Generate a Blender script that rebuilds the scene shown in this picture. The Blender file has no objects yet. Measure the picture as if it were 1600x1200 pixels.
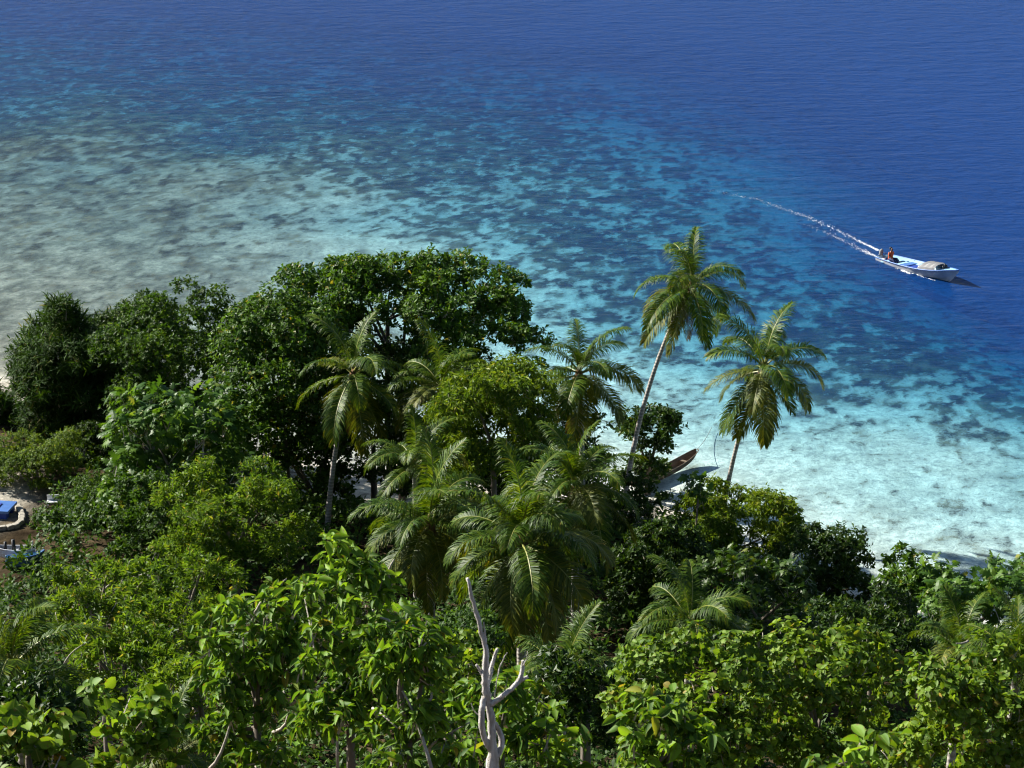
import bpy, bmesh, math, random
import numpy as np
from mathutils import Vector, Matrix

# ------------------------------------------------------------------ camera, sky, sun, exposure
scene = bpy.context.scene
CAM_H, PITCH, FPX = 42.0, math.radians(19.0), 3764.0      # FPX: focal length in pixels of a 1600 px wide picture
SUN_AZ, SUN_EL = math.radians(62), math.radians(33)       # azimuth from +Y towards -X
cam_data = bpy.data.cameras.new("camera")
cam = bpy.data.objects.new("camera", cam_data)
scene.collection.objects.link(cam)
cam.location = (0, 0, CAM_H)
cam.rotation_euler = (math.pi / 2 - PITCH, 0, 0)
cam_data.sensor_width = 36.0
cam_data.lens = 36.0 * FPX / 1600.0
cam_data.clip_start, cam_data.clip_end = 0.5, 9000
cam_data.dof.use_dof = True
cam_data.dof.focus_distance = 98
cam_data.dof.aperture_fstop = 11.0
scene.camera = cam

world = bpy.data.worlds.new("World")
scene.world = world
world.use_nodes = True
wn = world.node_tree
bg = wn.nodes["Background"]
sky = wn.nodes.new("ShaderNodeTexSky")
sky.sky_type = 'NISHITA'
sky.sun_disc = False
sky.sun_elevation = SUN_EL
sky.sun_rotation = -SUN_AZ
sky.air_density, sky.dust_density, sky.ozone_density = 1.0, 0.6, 1.2
wn.links.new(sky.outputs[0], bg.inputs[0])
bg.inputs[1].default_value = 0.05

sun_data = bpy.data.lights.new("sun", 'SUN')
sun_data.energy = 5.0
sun_data.angle = math.radians(0.53)
sun_data.color = (1.0, 0.95, 0.86)
sun = bpy.data.objects.new("sun", sun_data)
scene.collection.objects.link(sun)
SUN_DIR = Vector((-math.sin(SUN_AZ) * math.cos(SUN_EL), math.cos(SUN_AZ) * math.cos(SUN_EL), math.sin(SUN_EL)))
sun.rotation_euler = SUN_DIR.to_track_quat('Z', 'Y').to_euler()

vs = scene.view_settings
vs.view_transform, vs.look, vs.exposure, vs.gamma = 'Standard', 'None', 1.28, 1.0
vs.use_curve_mapping = False
scene.cycles.use_denoising = True
scene.cycles.filter_width = 1.15
scene.cycles.use_adaptive_sampling = True
scene.cycles.adaptive_threshold = 0.03
scene.cycles.max_bounces = 5
scene.cycles.diffuse_bounces = 1
scene.cycles.glossy_bounces = 2
scene.cycles.transmission_bounces = 4
scene.cycles.transparent_max_bounces = 8
scene.cycles.caustics_reflective = scene.cycles.caustics_refractive = False

# ------------------------------------------------------------------ helpers
COL = scene.collection
cp, sp = math.cos(PITCH), math.sin(PITCH)

def ray(px, py):
    u, v = (px - 800) / FPX, (600 - py) / FPX
    return np.array([u, cp + v * sp, -sp + v * cp])

def at(px, py, Y):
    d = ray(px, py)
    return np.array([0, 0, CAM_H]) + d * (Y / d[1])

def on_ground(px, py, z=0.0):
    d = ray(px, py)
    return np.array([0, 0, CAM_H]) + d * ((z - CAM_H) / d[2])

def project(P):
    q = P - np.array([0, 0, CAM_H])
    dep = q[:, 1] * cp - q[:, 2] * sp
    up = q[:, 1] * sp + q[:, 2] * cp
    return 800 + FPX * q[:, 0] / dep, 600 - FPX * up / dep, dep

def smooth01(t):
    t = np.clip(t, 0, 1)
    return t * t * (3 - 2 * t)

def vnoise(x, y, seed=0):
    xi, yi = np.floor(x).astype(np.int64), np.floor(y).astype(np.int64)
    fx, fy = x - xi, y - yi
    fx, fy = fx * fx * (3 - 2 * fx), fy * fy * (3 - 2 * fy)
    def h(a, b):
        n = (a * 374761393 + b * 668265263 + seed * 1442695041) & 0xFFFFFFFF
        n = ((n ^ (n >> 13)) * 1274126177) & 0xFFFFFFFF
        return ((n ^ (n >> 16)) & 0xFFFF) / 65535.0
    return (h(xi, yi) * (1 - fx) + h(xi + 1, yi) * fx) * (1 - fy) + (h(xi, yi + 1) * (1 - fx) + h(xi + 1, yi + 1) * fx) * fy

def fbm(x, y, seed=0, octv=4):
    s, a, t = 0, 0.5, 0
    for i in range(octv):
        s = s + a * vnoise(x * 2 ** i, y * 2 ** i, seed + i * 17)
        t += a
        a *= 0.5
    return s / t

def unit(v):
    return v / np.maximum(np.linalg.norm(v, axis=-1, keepdims=True), 1e-9)

def link(o, parent=None, label=None, cat=None, group=None, kind=None):
    COL.objects.link(o)
    if parent is not None:
        o.parent = parent
    if label: o["label"] = label
    if cat: o["category"] = cat
    if group: o["group"] = group
    if kind: o["kind"] = kind
    return o

def mesh_np(name, V, F, mats, smooth=False, mi=None):
    """V (n,3), F (m,k): uniform polygons."""
    me = bpy.data.meshes.new(name)
    V = np.asarray(V, dtype=np.float32)
    F = np.asarray(F, dtype=np.int32)
    m, k = F.shape
    me.vertices.add(len(V)); me.vertices.foreach_set("co", V.ravel())
    me.loops.add(m * k); me.loops.foreach_set("vertex_index", F.ravel())
    me.polygons.add(m)
    me.polygons.foreach_set("loop_start", np.arange(0, m * k, k, dtype=np.int32))
    me.polygons.foreach_set("loop_total", np.full(m, k, dtype=np.int32))
    if mi is not None:
        me.polygons.foreach_set("material_index", np.asarray(mi, dtype=np.int32))
    me.polygons.foreach_set("use_smooth", np.full(m, smooth, dtype=bool))
    for ma in (mats if isinstance(mats, (list, tuple)) else [mats]):
        me.materials.append(ma)
    me.update(calc_edges=True)
    return me

def mesh_py(name, V, F, mats, smooth=False, mi=None):
    me = bpy.data.meshes.new(name)
    me.from_pydata([tuple(map(float, v)) for v in V], [], F)
    for ma in (mats if isinstance(mats, (list, tuple)) else [mats]):
        me.materials.append(ma)
    if smooth:
        me.polygons.foreach_set("use_smooth", np.full(len(F), True, dtype=bool))
    if mi is not None:
        me.polygons.foreach_set("material_index", mi)
    me.update()
    return me

def new(name, me, parent=None, loc=(0, 0, 0), **k):
    o = bpy.data.objects.new(name, me)
    o.location = loc
    return link(o, parent, **k)

GROUPS = {"coconut_palm": "palms on the shore and slope", "almond_tree": "broad-leaved shore trees", "pandanus_tree": "long-leaved headland trees", "shade_tree": "dense headland trees",
          "fine_leaved_tree": "fine-leaved plants by the yard", "breadfruit_tree": "breadfruit trees", "mango_tree": "bright mango trees", "shore_tree": "dark waterline trees",
          "understory_tree": "shaded understory trees", "frangipani_bush": "bushes of the slope thicket", "slope_bush": "shaded slope bushes", "big_leaved_tree": "big-leaved trees close by",
          "big_leaved_sapling": "big-leaved saplings close by", "round_leaved_bush": "round-leaved bushes close by", "dinghy": "little boats in the yard"}
def empty(name, loc, label, cat, group=None, rz=0):
    o = bpy.data.objects.new(name, None)
    o.empty_display_size = 0.2
    o.location = tuple(map(float, loc))
    o.rotation_euler = (0, 0, rz)
    return link(o, None, label, cat, group or GROUPS.get(name))

def tube(pts, rad, n=8, cap=True):
    pts = np.asarray(pts, float)
    m = len(pts)
    rad = np.broadcast_to(np.asarray(rad, float), (m,))
    T = unit(np.gradient(pts, axis=0))
    ref = np.array([0.3, 0.2, 1.0]) if abs(T[0, 2]) < 0.8 else np.array([1.0, 0.1, 0.2])
    V, prev = [], None
    for i in range(m):
        a = ref if prev is None else prev
        a = a - T[i] * np.dot(a, T[i]); a = a / np.linalg.norm(a)
        prev = a
        b = np.cross(T[i], a)
        ang = np.arange(n) * 2 * math.pi / n
        V.append(pts[i] + rad[i] * (np.cos(ang)[:, None] * a + np.sin(ang)[:, None] * b))
    V = np.concatenate(V)
    F = [[i * n + j, i * n + (j + 1) % n, (i + 1) * n + (j + 1) % n, (i + 1) * n + j] for i in range(m - 1) for j in range(n)]
    if cap:
        F.append(list(range(n))[::-1]); F.append([(m - 1) * n + j for j in range(n)])
    return V, F

def bez(a, b, c, n):
    t = np.linspace(0, 1, n)[:, None]
    return (1 - t) ** 2 * np.asarray(a) + 2 * t * (1 - t) * np.asarray(b) + t * t * np.asarray(c)

def box(x0, x1, y0, y1, z0, z1):
    V = [(x, y, z) for z in (z0, z1) for y in (y0, y1) for x in (x0, x1)]
    F = [[0, 2, 3, 1], [4, 5, 7, 6], [0, 1, 5, 4], [2, 6, 7, 3], [0, 4, 6, 2], [1, 3, 7, 5]]
    return V, F

# ------------------------------------------------------------------ materials
def nodes_of(name):
    m = bpy.data.materials.new(name)
    m.use_nodes = True
    nt = m.node_tree
    nt.nodes.clear()
    out = nt.nodes.new("ShaderNodeOutputMaterial")
    return m, nt, out

def N(nt, typ, **k):
    n = nt.nodes.new(typ)
    for a, b in k.items():
        setattr(n, a, b)
    return n

def ramp(nt, fac, stops, interp='LINEAR'):
    r = N(nt, "ShaderNodeValToRGB")
    r.color_ramp.interpolation = interp
    els = r.color_ramp.elements
    while len(els) < len(stops):
        els.new(0.5)
    for e, (p, c) in zip(els, stops):
        e.position = p
        e.color = (*c, 1) if len(c) == 3 else c
    nt.links.new(fac, r.inputs[0])
    return r.outputs[0]

def noise(nt, vec, scale, detail=3, rough=0.55, dist=0.0):
    n = N(nt, "ShaderNodeTexNoise")
    n.inputs["Scale"].default_value = scale
    n.inputs["Detail"].default_value = detail
    n.inputs["Roughness"].default_value = rough
    n.inputs["Distortion"].default_value = dist
    if vec is not None:
        nt.links.new(vec, n.inputs["Vector"])
    return n.outputs[0]

def math_(nt, op, a, b=None, clamp=False):
    n = N(nt, "ShaderNodeMath", operation=op, use_clamp=clamp)
    for i, x in enumerate((a, b)):
        if x is None: continue
        if isinstance(x, (int, float)): n.inputs[i].default_value = x
        else: nt.links.new(x, n.inputs[i])
    return n.outputs[0]

def mixc(nt, f, a, b, blend='MIX'):
    n = N(nt, "ShaderNodeMix", data_type='RGBA', blend_type=blend)
    for s, x in ((n.inputs[0], f), (n.inputs[6], a), (n.inputs[7], b)):
        if isinstance(x, (int, float)): s.default_value = x
        elif isinstance(x, tuple): s.default_value = (*x, 1)
        else: nt.links.new(x, s)
    return n.outputs[2]

def maprange(nt, v, a, b, c=0.0, d=1.0, smooth=True):
    n = N(nt, "ShaderNodeMapRange", interpolation_type='SMOOTHSTEP' if smooth else 'LINEAR')
    nt.links.new(v, n.inputs[0])
    for i, x in zip((1, 2, 3, 4), (a, b, c, d)):
        if isinstance(x, (int, float)): n.inputs[i].default_value = x
        else: nt.links.new(x, n.inputs[i])
    return n.outputs[0]

def plain(name, col, rough=0.6, var=0.25, scale=8.0, spec=0.4, bump=0.0, col2=None, metallic=0.0):
    m, nt, out = nodes_of(name)
    b = N(nt, "ShaderNodeBsdfPrincipled")
    tc = N(nt, "ShaderNodeTexCoord")
    f = noise(nt, tc.outputs["Object"], scale, 4, 0.6)
    c2 = col2 or tuple(c * (1 - var) for c in col)
    nt.links.new(ramp(nt, f, [(0.3, c2), (0.7, col)]), b.inputs["Base Color"])
    b.inputs["Roughness"].default_value = rough
    b.inputs["Specular IOR Level"].default_value = spec
    b.inputs["Metallic"].default_value = metallic
    if bump:
        bp = N(nt, "ShaderNodeBump")
        bp.inputs["Strength"].default_value = bump
        nt.links.new(f, bp.inputs["Height"])
        nt.links.new(bp.outputs[0], b.inputs["Normal"])
    nt.links.new(b.outputs[0], out.inputs[0])
    return m

GREEN = (1.12, 1.08, 0.6)
def leaf_mat(name, dark, mid, light, rare=None, rough=0.42, trans=0.34, per_object=False, tcol=None, spec=0.22, ribbed=False, gain=1.0):
    """Leaf: glossy skin over a body that lets some light through; each leaf takes its own shade of green."""
    m, nt, out = nodes_of(name)
    warm = lambda c: tuple(a * b * gain for a, b in zip(c, GREEN))
    dark, mid, light = warm(dark), warm(mid), warm(light)
    if per_object:
        rnd = N(nt, "ShaderNodeObjectInfo").outputs["Random"]
    else:
        rnd = N(nt, "ShaderNodeNewGeometry").outputs["Random Per Island"]
    stops = [(0.0, dark), (0.45, mid), (0.9, light), (0.965, light)]
    if rare: stops += [(0.985, rare), (1.0, rare)]
    col = ramp(nt, rnd, stops)
    tc = N(nt, "ShaderNodeTexCoord")
    geo = N(nt, "ShaderNodeNewGeometry")
    patch = noise(nt, geo.outputs["Position"], 0.55, 2, 0.5)
    col = mixc(nt, 1.0, col, ramp(nt, patch, [(0.3, (0.72, 0.80, 0.8)), (0.7, (1.18, 1.1, 0.95))]), 'MULTIPLY')
    if ribbed:
        edge = N(nt, "ShaderNodeAttribute", attribute_name="edge").outputs["Fac"]
        col = mixc(nt, maprange(nt, edge, 0.0, 0.16, 0.55, 0.0), col, (0.22, 0.27, 0.07))
        spots = noise(nt, geo.outputs["Position"], 22.0, 3, 0.7)
        worn = math_(nt, 'MULTIPLY', maprange(nt, math_(nt, 'ADD', spots, math_(nt, 'MULTIPLY', edge, 0.16)), 0.66, 0.76), 0.8)
        col = mixc(nt, worn, col, (0.16, 0.10, 0.03))
    b = N(nt, "ShaderNodeBsdfPrincipled")
    nt.links.new(col, b.inputs["Base Color"])
    b.inputs["Roughness"].default_value = rough + 0.14
    b.inputs["Specular IOR Level"].default_value = spec
    t = N(nt, "ShaderNodeBsdfTranslucent")
    nt.links.new(mixc(nt, 1.0, col, tcol or (1.7, 1.55, 0.6), 'MULTIPLY'), t.inputs[0])
    mx = N(nt, "ShaderNodeMixShader")
    mx.inputs[0].default_value = trans
    nt.links.new(b.outputs[0], mx.inputs[1]); nt.links.new(t.outputs[0], mx.inputs[2])
    nt.links.new(mx.outputs[0], out.inputs[0])
    return m

def bark_mat(name, a, b_, scale=(6, 6, 1.5), rings=0.0):
    m, nt, out = nodes_of(name)
    tc = N(nt, "ShaderNodeTexCoord")
    mp = N(nt, "ShaderNodeMapping")
    mp.inputs["Scale"].default_value = scale
    nt.links.new(tc.outputs["Object"], mp.inputs[0])
    f = noise(nt, mp.outputs[0], 1.0, 5, 0.65)
    h = f
    if rings:
        w = N(nt, "ShaderNodeTexWave", wave_type='BANDS', bands_direction='Z')
        w.inputs["Scale"].default_value = rings
        w.inputs["Distortion"].default_value = 1.5
        nt.links.new(tc.outputs["Object"], w.inputs[0])
        h = math_(nt, 'ADD', f, math_(nt, 'MULTIPLY', w.outputs[1], 0.35))
    b = N(nt, "ShaderNodeBsdfPrincipled")
    nt.links.new(ramp(nt, h, [(0.3, a), (0.8, b_)]), b.inputs["Base Color"])
    b.inputs["Roughness"].default_value = 0.9
    b.inputs["Specular IOR Level"].default_value = 0.2
    bp = N(nt, "ShaderNodeBump"); bp.inputs["Strength"].default_value = 0.9; bp.inputs["Distance"].default_value = 0.03
    nt.links.new(h, bp.inputs["Height"]); nt.links.new(bp.outputs[0], b.inputs["Normal"])
    nt.links.new(b.outputs[0], out.inputs[0])
    return m

M = {}
M['almond'] = leaf_mat("almond_leaf", (0.022, 0.06, 0.012), (0.045, 0.115, 0.018), (0.085, 0.175, 0.028), (0.22, 0.2, 0.03), 0.36, gain=0.90)
M['round'] = leaf_mat("round_leaf", (0.02, 0.055, 0.012), (0.04, 0.105, 0.018), (0.075, 0.155, 0.026), (0.14, 0.2, 0.04), gain=0.80)
M['pandan'] = leaf_mat("long_dark_leaf", (0.014, 0.038, 0.010), (0.026, 0.07, 0.014), (0.055, 0.115, 0.022), (0.16, 0.15, 0.05), 0.5, 0.25, spec=.1, gain=0.8)
M['bread'] = leaf_mat("breadfruit_leaf", (0.028, 0.075, 0.018), (0.05, 0.12, 0.026), (0.085, 0.17, 0.035), (0.2, 0.22, 0.05), 0.33, 0.36)
M['fine'] = leaf_mat("fine_leaf", (0.04, 0.085, 0.016), (0.07, 0.13, 0.024), (0.12, 0.19, 0.04), (0.22, 0.22, 0.07), 0.5)
M['mango'] = leaf_mat("drooping_leaf", (0.04, 0.09, 0.014), (0.085, 0.15, 0.022), (0.15, 0.22, 0.03), (0.24, 0.24, 0.05), 0.38, gain=1.1)
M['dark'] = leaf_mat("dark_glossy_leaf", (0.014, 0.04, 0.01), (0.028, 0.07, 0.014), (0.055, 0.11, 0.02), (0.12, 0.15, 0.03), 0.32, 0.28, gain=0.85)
M['rosette'] = leaf_mat("rosette_leaf", (0.04, 0.09, 0.016), (0.075, 0.15, 0.024), (0.13, 0.21, 0.036), (0.26, 0.24, 0.05), 0.36, 0.4, gain=1.08)
M['broad'] = leaf_mat("broad_leaf", (0.03, 0.075, 0.02), (0.072, 0.16, 0.028), (0.145, 0.27, 0.035), None, 0.4, 0.36, ribbed=True, gain=1.12)
M['broad_o'] = leaf_mat("broad_single_leaf", (0.03, 0.075, 0.02), (0.072, 0.16, 0.028), (0.15, 0.28, 0.035), (0.32, 0.26, 0.03), 0.45, 0.36, per_object=True, ribbed=True, gain=1.12)
M['disc'] = leaf_mat("rounded_leaf", (0.04, 0.09, 0.014), (0.085, 0.165, 0.022), (0.15, 0.24, 0.032), (0.3, 0.24, 0.04), 0.4, 0.36, ribbed=True, gain=1.18)
M['disc_o'] = leaf_mat("rounded_single_leaf", (0.04, 0.09, 0.014), (0.085, 0.165, 0.022), (0.15, 0.25, 0.032), (0.36, 0.22, 0.03), 0.45, 0.36, per_object=True, ribbed=True, gain=1.18)
M['orange'] = leaf_mat("withered_leaf", (0.5, 0.13, 0.01), (0.6, 0.2, 0.015), (0.6, 0.3, 0.02), None, 0.5, 0.4, per_object=True, tcol=(1.2, 1, .6))
M['frond'] = leaf_mat("palm_leaflet", (0.022, 0.058, 0.010), (0.044, 0.10, 0.013), (0.105, 0.165, 0.02), (0.2, 0.18, 0.04), 0.34, 0.36, tcol=(1.8, 1.5, 0.4), spec=.2)
M['frond_young'] = leaf_mat("palm_leaflet_yellowing", (0.045, 0.075, 0.012), (0.085, 0.12, 0.018), (0.14, 0.16, 0.025), (0.28, 0.2, 0.05), 0.42, 0.36, tcol=(1.7, 1.4, 0.5), spec=.3)
M['frond_dead'] = leaf_mat("palm_leaflet_dead", (0.09, 0.05, 0.025), (0.16, 0.095, 0.04), (0.25, 0.16, 0.07), None, 0.7, 0.2, tcol=(1.2, 1, .7))
M['rachis'] = plain("palm_rib", (0.24, 0.25, 0.045), 0.5, 0.3, 3)
M['rachis_dead'] = plain("palm_rib_dead", (0.22, 0.14, 0.07), 0.8, 0.3, 3)
M['palm_trunk'] = bark_mat("palm_trunk", (0.16, 0.14, 0.12), (0.40, 0.37, 0.33), (5, 5, 3), 2.2)
M['fibre'] = bark_mat("palm_fibre", (0.07, 0.04, 0.02), (0.24, 0.14, 0.07), (14, 14, 4))
M['coconut'] = plain("coconut", (0.16, 0.17, 0.03), 0.5, 0.5, 6, col2=(0.16, 0.10, 0.03))
M['bark'] = bark_mat("bark", (0.09, 0.075, 0.06), (0.26, 0.22, 0.18))
M['twig'] = bark_mat("pale_twig", (0.3, 0.27, 0.22), (0.55, 0.5, 0.43))
M['dead_wood'] = bark_mat("bleached_wood", (0.30, 0.26, 0.22), (0.95, 0.92, 0.88), (38, 38, 5))

# ------------------------------------------------------------------ terrain, sea bed, water
def tps(points, values):
    P = np.asarray(points, float) / np.array([1.0, 2.0])
    n = len(P)
    r = np.linalg.norm(P[:, None] - P[None], axis=2)
    A = np.zeros((n + 3, n + 3))
    A[:n, :n] = r + 1e-6 * np.eye(n)
    A[:n, n] = 1; A[:n, n + 1:] = P
    A[n, :n] = 1; A[n + 1:, :n] = P.T
    w = np.linalg.solve(A, np.concatenate([values, np.zeros(3)]))
    def ev(x, y):
        q = np.stack([x.ravel(), y.ravel() / 2.0], 1)
        o = np.empty(len(q))
        for i in range(0, len(q), 20000):
            s = q[i:i + 20000]
            o[i:i + 20000] = np.linalg.norm(s[:, None] - P[None], axis=2) @ w[:n] + w[n] + s @ w[n + 1:]
        return o.reshape(x.shape)
    return ev

SHORE = [(-300, 560), (-120, 570), (20, 592), (110, 640), (300, 690), (480, 725), (620, 745), (800, 760), (960, 775), (1060, 795), (1150, 850), (1260, 908), (1385, 952), (1500, 982), (1600, 1005), (1760, 1035)]
ZONE_C = [(-300, 240), (-100, 250), (60, 255), (250, 275), (450, 305), (650, 350), (800, 420), (930, 505), (1050, 585), (1200, 645), (1350, 668), (1500, 705), (1620, 735), (1780, 775)]
ZONE_B = [(-300, 80), (-100, 100), (80, 120), (300, 135), (520, 150), (720, 185), (900, 225), (1030, 275), (1120, 335), (1210, 415), (1330, 475), (1470, 535), (1620, 590), (1780, 645)]
ZONE_A = [(-300, -40), (0, -10), (350, 20), (650, 55), (850, 95), (1050, 140), (1240, 205), (1370, 310), (1400, 395), (1450, 455), (1540, 495), (1640, 540), (1780, 590)]
pts, vals = [], []
for curve, v in ((SHORE, 0.0), (ZONE_C, 1.0), (ZONE_B, 2.0), (ZONE_A, 3.0)):
    for q in curve:
        pts.append(on_ground(*q)[:2]); vals.append(v)
for q in SHORE[::2]:
    g = on_ground(*q)[:2]; pts.append((g[0], g[1] - 15)); vals.append(-1.0)
for q in ((-100, -120), (400, -80), (900, 10), (1250, 60), (1500, 200), (1600, 330), (1700, 480)):
    pts.append(on_ground(*q)[:2]); vals.append(4.0)
zone_field = tps(pts, np.array(vals))

PROF_Y = [-400, -60, -20, 0, 8, 14, 20, 30, 40, 50, 60, 70, 80, 90, 100, 130]
PROF_Z = [90, 50, 43, 39.4, 35, 31, 27.5, 21.5, 16, 11.3, 7.6, 4.8, 3.0, 2.0, 1.6, 1.5]

DEPTH_AT = ([0, 0.2, 0.5, 0.8, 1, 1.5, 2, 2.5, 3, 4, 6], [0.0, 0.25, 0.65, 1.1, 1.5, 2.4, 3.6, 5.4, 7.8, 14.0, 26.0])
def zone(x, y):
    v = zone_field(np.clip(x, -75, 75), np.clip(y, 60, 270))
    w = (fbm(x * 0.09, y * 0.09, 5, 4) - 0.5)
    return v + np.where(v > 0.15, w * np.clip(v, 0, 1) * 0.7, w * 0.15)

def height_from(v, x, y):
    sea = -0.22 * np.interp(v, DEPTH_AT[0], DEPTH_AT[1])      # water bends the view: the bed looks about this much shallower at so flat an angle
    prof = np.interp(y, PROF_Y, PROF_Z) + (fbm(x * 0.12, y * 0.12, 9, 3) - 0.5) * np.clip((100 - y) / 40, 0.1, 1.6)
    land = np.minimum(prof, np.maximum(-v, 0) * 1.9)
    return np.where(v > 0, sea, np.where(y < 60, prof, land))

def ground_z(x, y):
    xa, ya = np.array([float(x)]), np.array([float(y)])
    return float(height_from(zone(xa, ya), xa, ya)[0])

def lines(a, b, step, lo, hi):
    core = list(np.arange(a, b + 1e-6, step))
    s, p = step, a
    while p > lo:
        s *= 1.35; p -= s; core.insert(0, p)
    s, p = step, b
    while p < hi:
        s *= 1.35; p += s; core.append(p)
    return np.array(core)

gx = lines(-60, 60, 0.3, -3500, 3500)
gy = np.concatenate([lines(-30, 84, 1.3, -600, 84)[:-1], lines(84, 250, 0.45, 84, 6000)])
gy = np.unique(np.round(gy, 4))
GX, GY = np.meshgrid(gx, gy)
V_ = zone(GX, GY)
V_ = np.where(GY > 262, np.maximum(V_, 4.0), V_)
Z_ = height_from(V_, GX, GY)
flat = smooth01((-GX + 6 - 0.10 * (GY - 110)) / 26) * smooth01((1.75 - V_) / 0.7)   # the wide reef flat off the headland
# coral and weed: how much of the bottom they cover depends on the zone
wx, wy = GX + 0.8 * fbm(GX * 0.6, GY * 0.6, 71, 3), GY + 0.8 * fbm(GX * 0.6, GY * 0.6, 72, 3)
pat = 0.12 * fbm(wx * 0.11, wy * 0.09, 41, 3) + 0.18 * fbm(wx * 0.42, wy * 0.36, 44, 3) + 0.44 * fbm(wx * 1.45, wy * 1.0, 42, 3) + 0.26 * fbm(GX * 2.8, GY * 1.9, 43, 3)
order = np.sort(pat[(GY > 90) & (GY < 250) & (np.abs(GX) < 60)].ravel())
rank = np.interp(pat, order[::500], np.linspace(0, 1, len(order[::500])))            # even 0..1
cover = np.interp(V_, [0.0, 0.35, 0.8, 1.05, 1.4, 1.9, 2.4, 2.9, 3.4, 4], [0.0, 0.03, 0.14, 0.36, 0.66, 0.68, 0.55, 0.42, 0.4, 0.4])
cover = np.clip(cover + flat * np.interp(V_, [0, 0.4, 0.9, 1.3], [0.0, 0.04, 0.13, 0.1]), 0, 1)
cover = np.clip(cover + 0.30 * smooth01((GY - 135) / 35) * smooth01((14 - GX) / 25) * smooth01((V_ - 1.05) / 0.4), 0, 1)
sp_ = on_ground(1265, 275)
cover = cover * (1 - 0.8 * smooth01(1.3 - np.hypot((GX - sp_[0]) / 9, (GY - sp_[1]) / 14)))           # a clear sandy hollow off the reef edge
reef = rank - (1 - cover)
mask = 0.93 * smooth01((rank - (1 - cover)) / 0.42 + 0.42)
speck = fbm(GX * 2.6, GY * 2.2, 51, 3)
tone = fbm(GX * 0.8, GY * 0.7, 52, 4)
def lerp(a, b, t): return np.asarray(a) * (1 - t[..., None]) + np.asarray(b) * t[..., None]
sand_c = lerp((0.60, 0.60, 0.53), (0.77, 0.77, 0.69), smooth01((tone - 0.25) / 0.5))
sand_c = sand_c * (1 - 0.2 * smooth01((speck - 0.62) / 0.1))[..., None]
grey_c = lerp((0.105, 0.11, 0.09), (0.29, 0.29, 0.24), smooth01((0.5 * tone + 0.5 * speck - 0.3) / 0.4))
sand_c = lerp((1, 1, 1), (0, 0, 0), flat) * sand_c + lerp((0, 0, 0), (1, 1, 1), flat) * grey_c
coral_c = lerp((0.03, 0.032, 0.026), (0.17, 0.15, 0.10), smooth01((fbm(GX * 1.4, GY * 1.1, 53, 4) - 0.35) / 0.4))
sea_c = sand_c
Z_ = np.where(V_ > 0, Z_ * (1 - 0.42 * flat), Z_)
Z_ = Z_ + np.where((V_ > 0.5), np.clip((V_ - 0.5), 0, 1) * mask * 0.08 * tone, 0)
Z_ = np.where(V_ > 0.02, np.minimum(Z_, -0.03), Z_)
ny, nx = GX.shape
idx = np.arange(nx * ny).reshape(ny, nx)
quads = np.stack([idx[:-1, :-1].ravel(), idx[:-1, 1:].ravel(), idx[1:, 1:].ravel(), idx[1:, :-1].ravel()], 1)
yard = smooth01(1 - np.hypot((GX + 25.0) / 4.6, (GY - 102.0) / 8.0)) * 1.5
beach_cove = smooth01(1 - np.hypot((GX + 6.5) / 5.0, (GY - 105.5) / 5.0)) * 1.8
sandy = np.clip(np.maximum(np.maximum(smooth01((V_ + 0.35) / 0.3), yard), beach_cove), 0, 1) * (GY > 70)
litter = lerp((0.022, 0.016, 0.010), (0.10, 0.075, 0.045), smooth01((speck - 0.3) / 0.45))
beach = lerp((0.36, 0.33, 0.27), (0.58, 0.55, 0.47), smooth01((tone - 0.3) / 0.4)) * (1 - 0.7 * smooth01((speck - 0.63) / 0.06))[..., None]
land_c = lerp((1, 1, 1), (0, 0, 0), sandy) * litter + lerp((0, 0, 0), (1, 1, 1), sandy) * beach
wet = smooth01((V_ + 0.01) / 0.04)
bottom_c = lerp((1, 1, 1), (0, 0, 0), wet) * land_c + lerp((0, 0, 0), (1, 1, 1), wet) * sea_c

def terrain_material():
    m, nt, out = nodes_of("terrain")
    pos = N(nt, "ShaderNodeNewGeometry").outputs["Position"]
    col = N(nt, "ShaderNodeAttribute", attribute_name="bottom").outputs["Color"]
    rip = noise(nt, pos, 2.4, 5, 0.8, 0.3)
    reef_a = N(nt, "ShaderNodeAttribute", attribute_name="reef").outputs["Fac"]
    fine = math_(nt, 'ADD', reef_a, math_(nt, 'MULTIPLY', math_(nt, 'SUBTRACT', rip, 0.5), 2.4))
    mk_ = math_(nt, 'MULTIPLY', maprange(nt, fine, -0.36, 0.36), 0.95)
    col = mixc(nt, mk_, col, N(nt, "ShaderNodeAttribute", attribute_name="coral").outputs["Color"])
    col = mixc(nt, 1.0, col, ramp(nt, rip, [(0.34, (0.55, 0.57, 0.58)), (0.64, (1.32, 1.31, 1.28))]), 'MULTIPLY')
    b = N(nt, "ShaderNodeBsdfDiffuse")
    nt.links.new(col, b.inputs["Color"])
    bp = N(nt, "ShaderNodeBump"); bp.inputs["Strength"].default_value = 0.8; bp.inputs["Distance"].default_value = 0.12
    nt.links.new(rip, bp.inputs["Height"])
    nt.links.new(bp.outputs[0], b.inputs["Normal"])
    nt.links.new(b.outputs[0], out.inputs[0])
    return m

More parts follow.
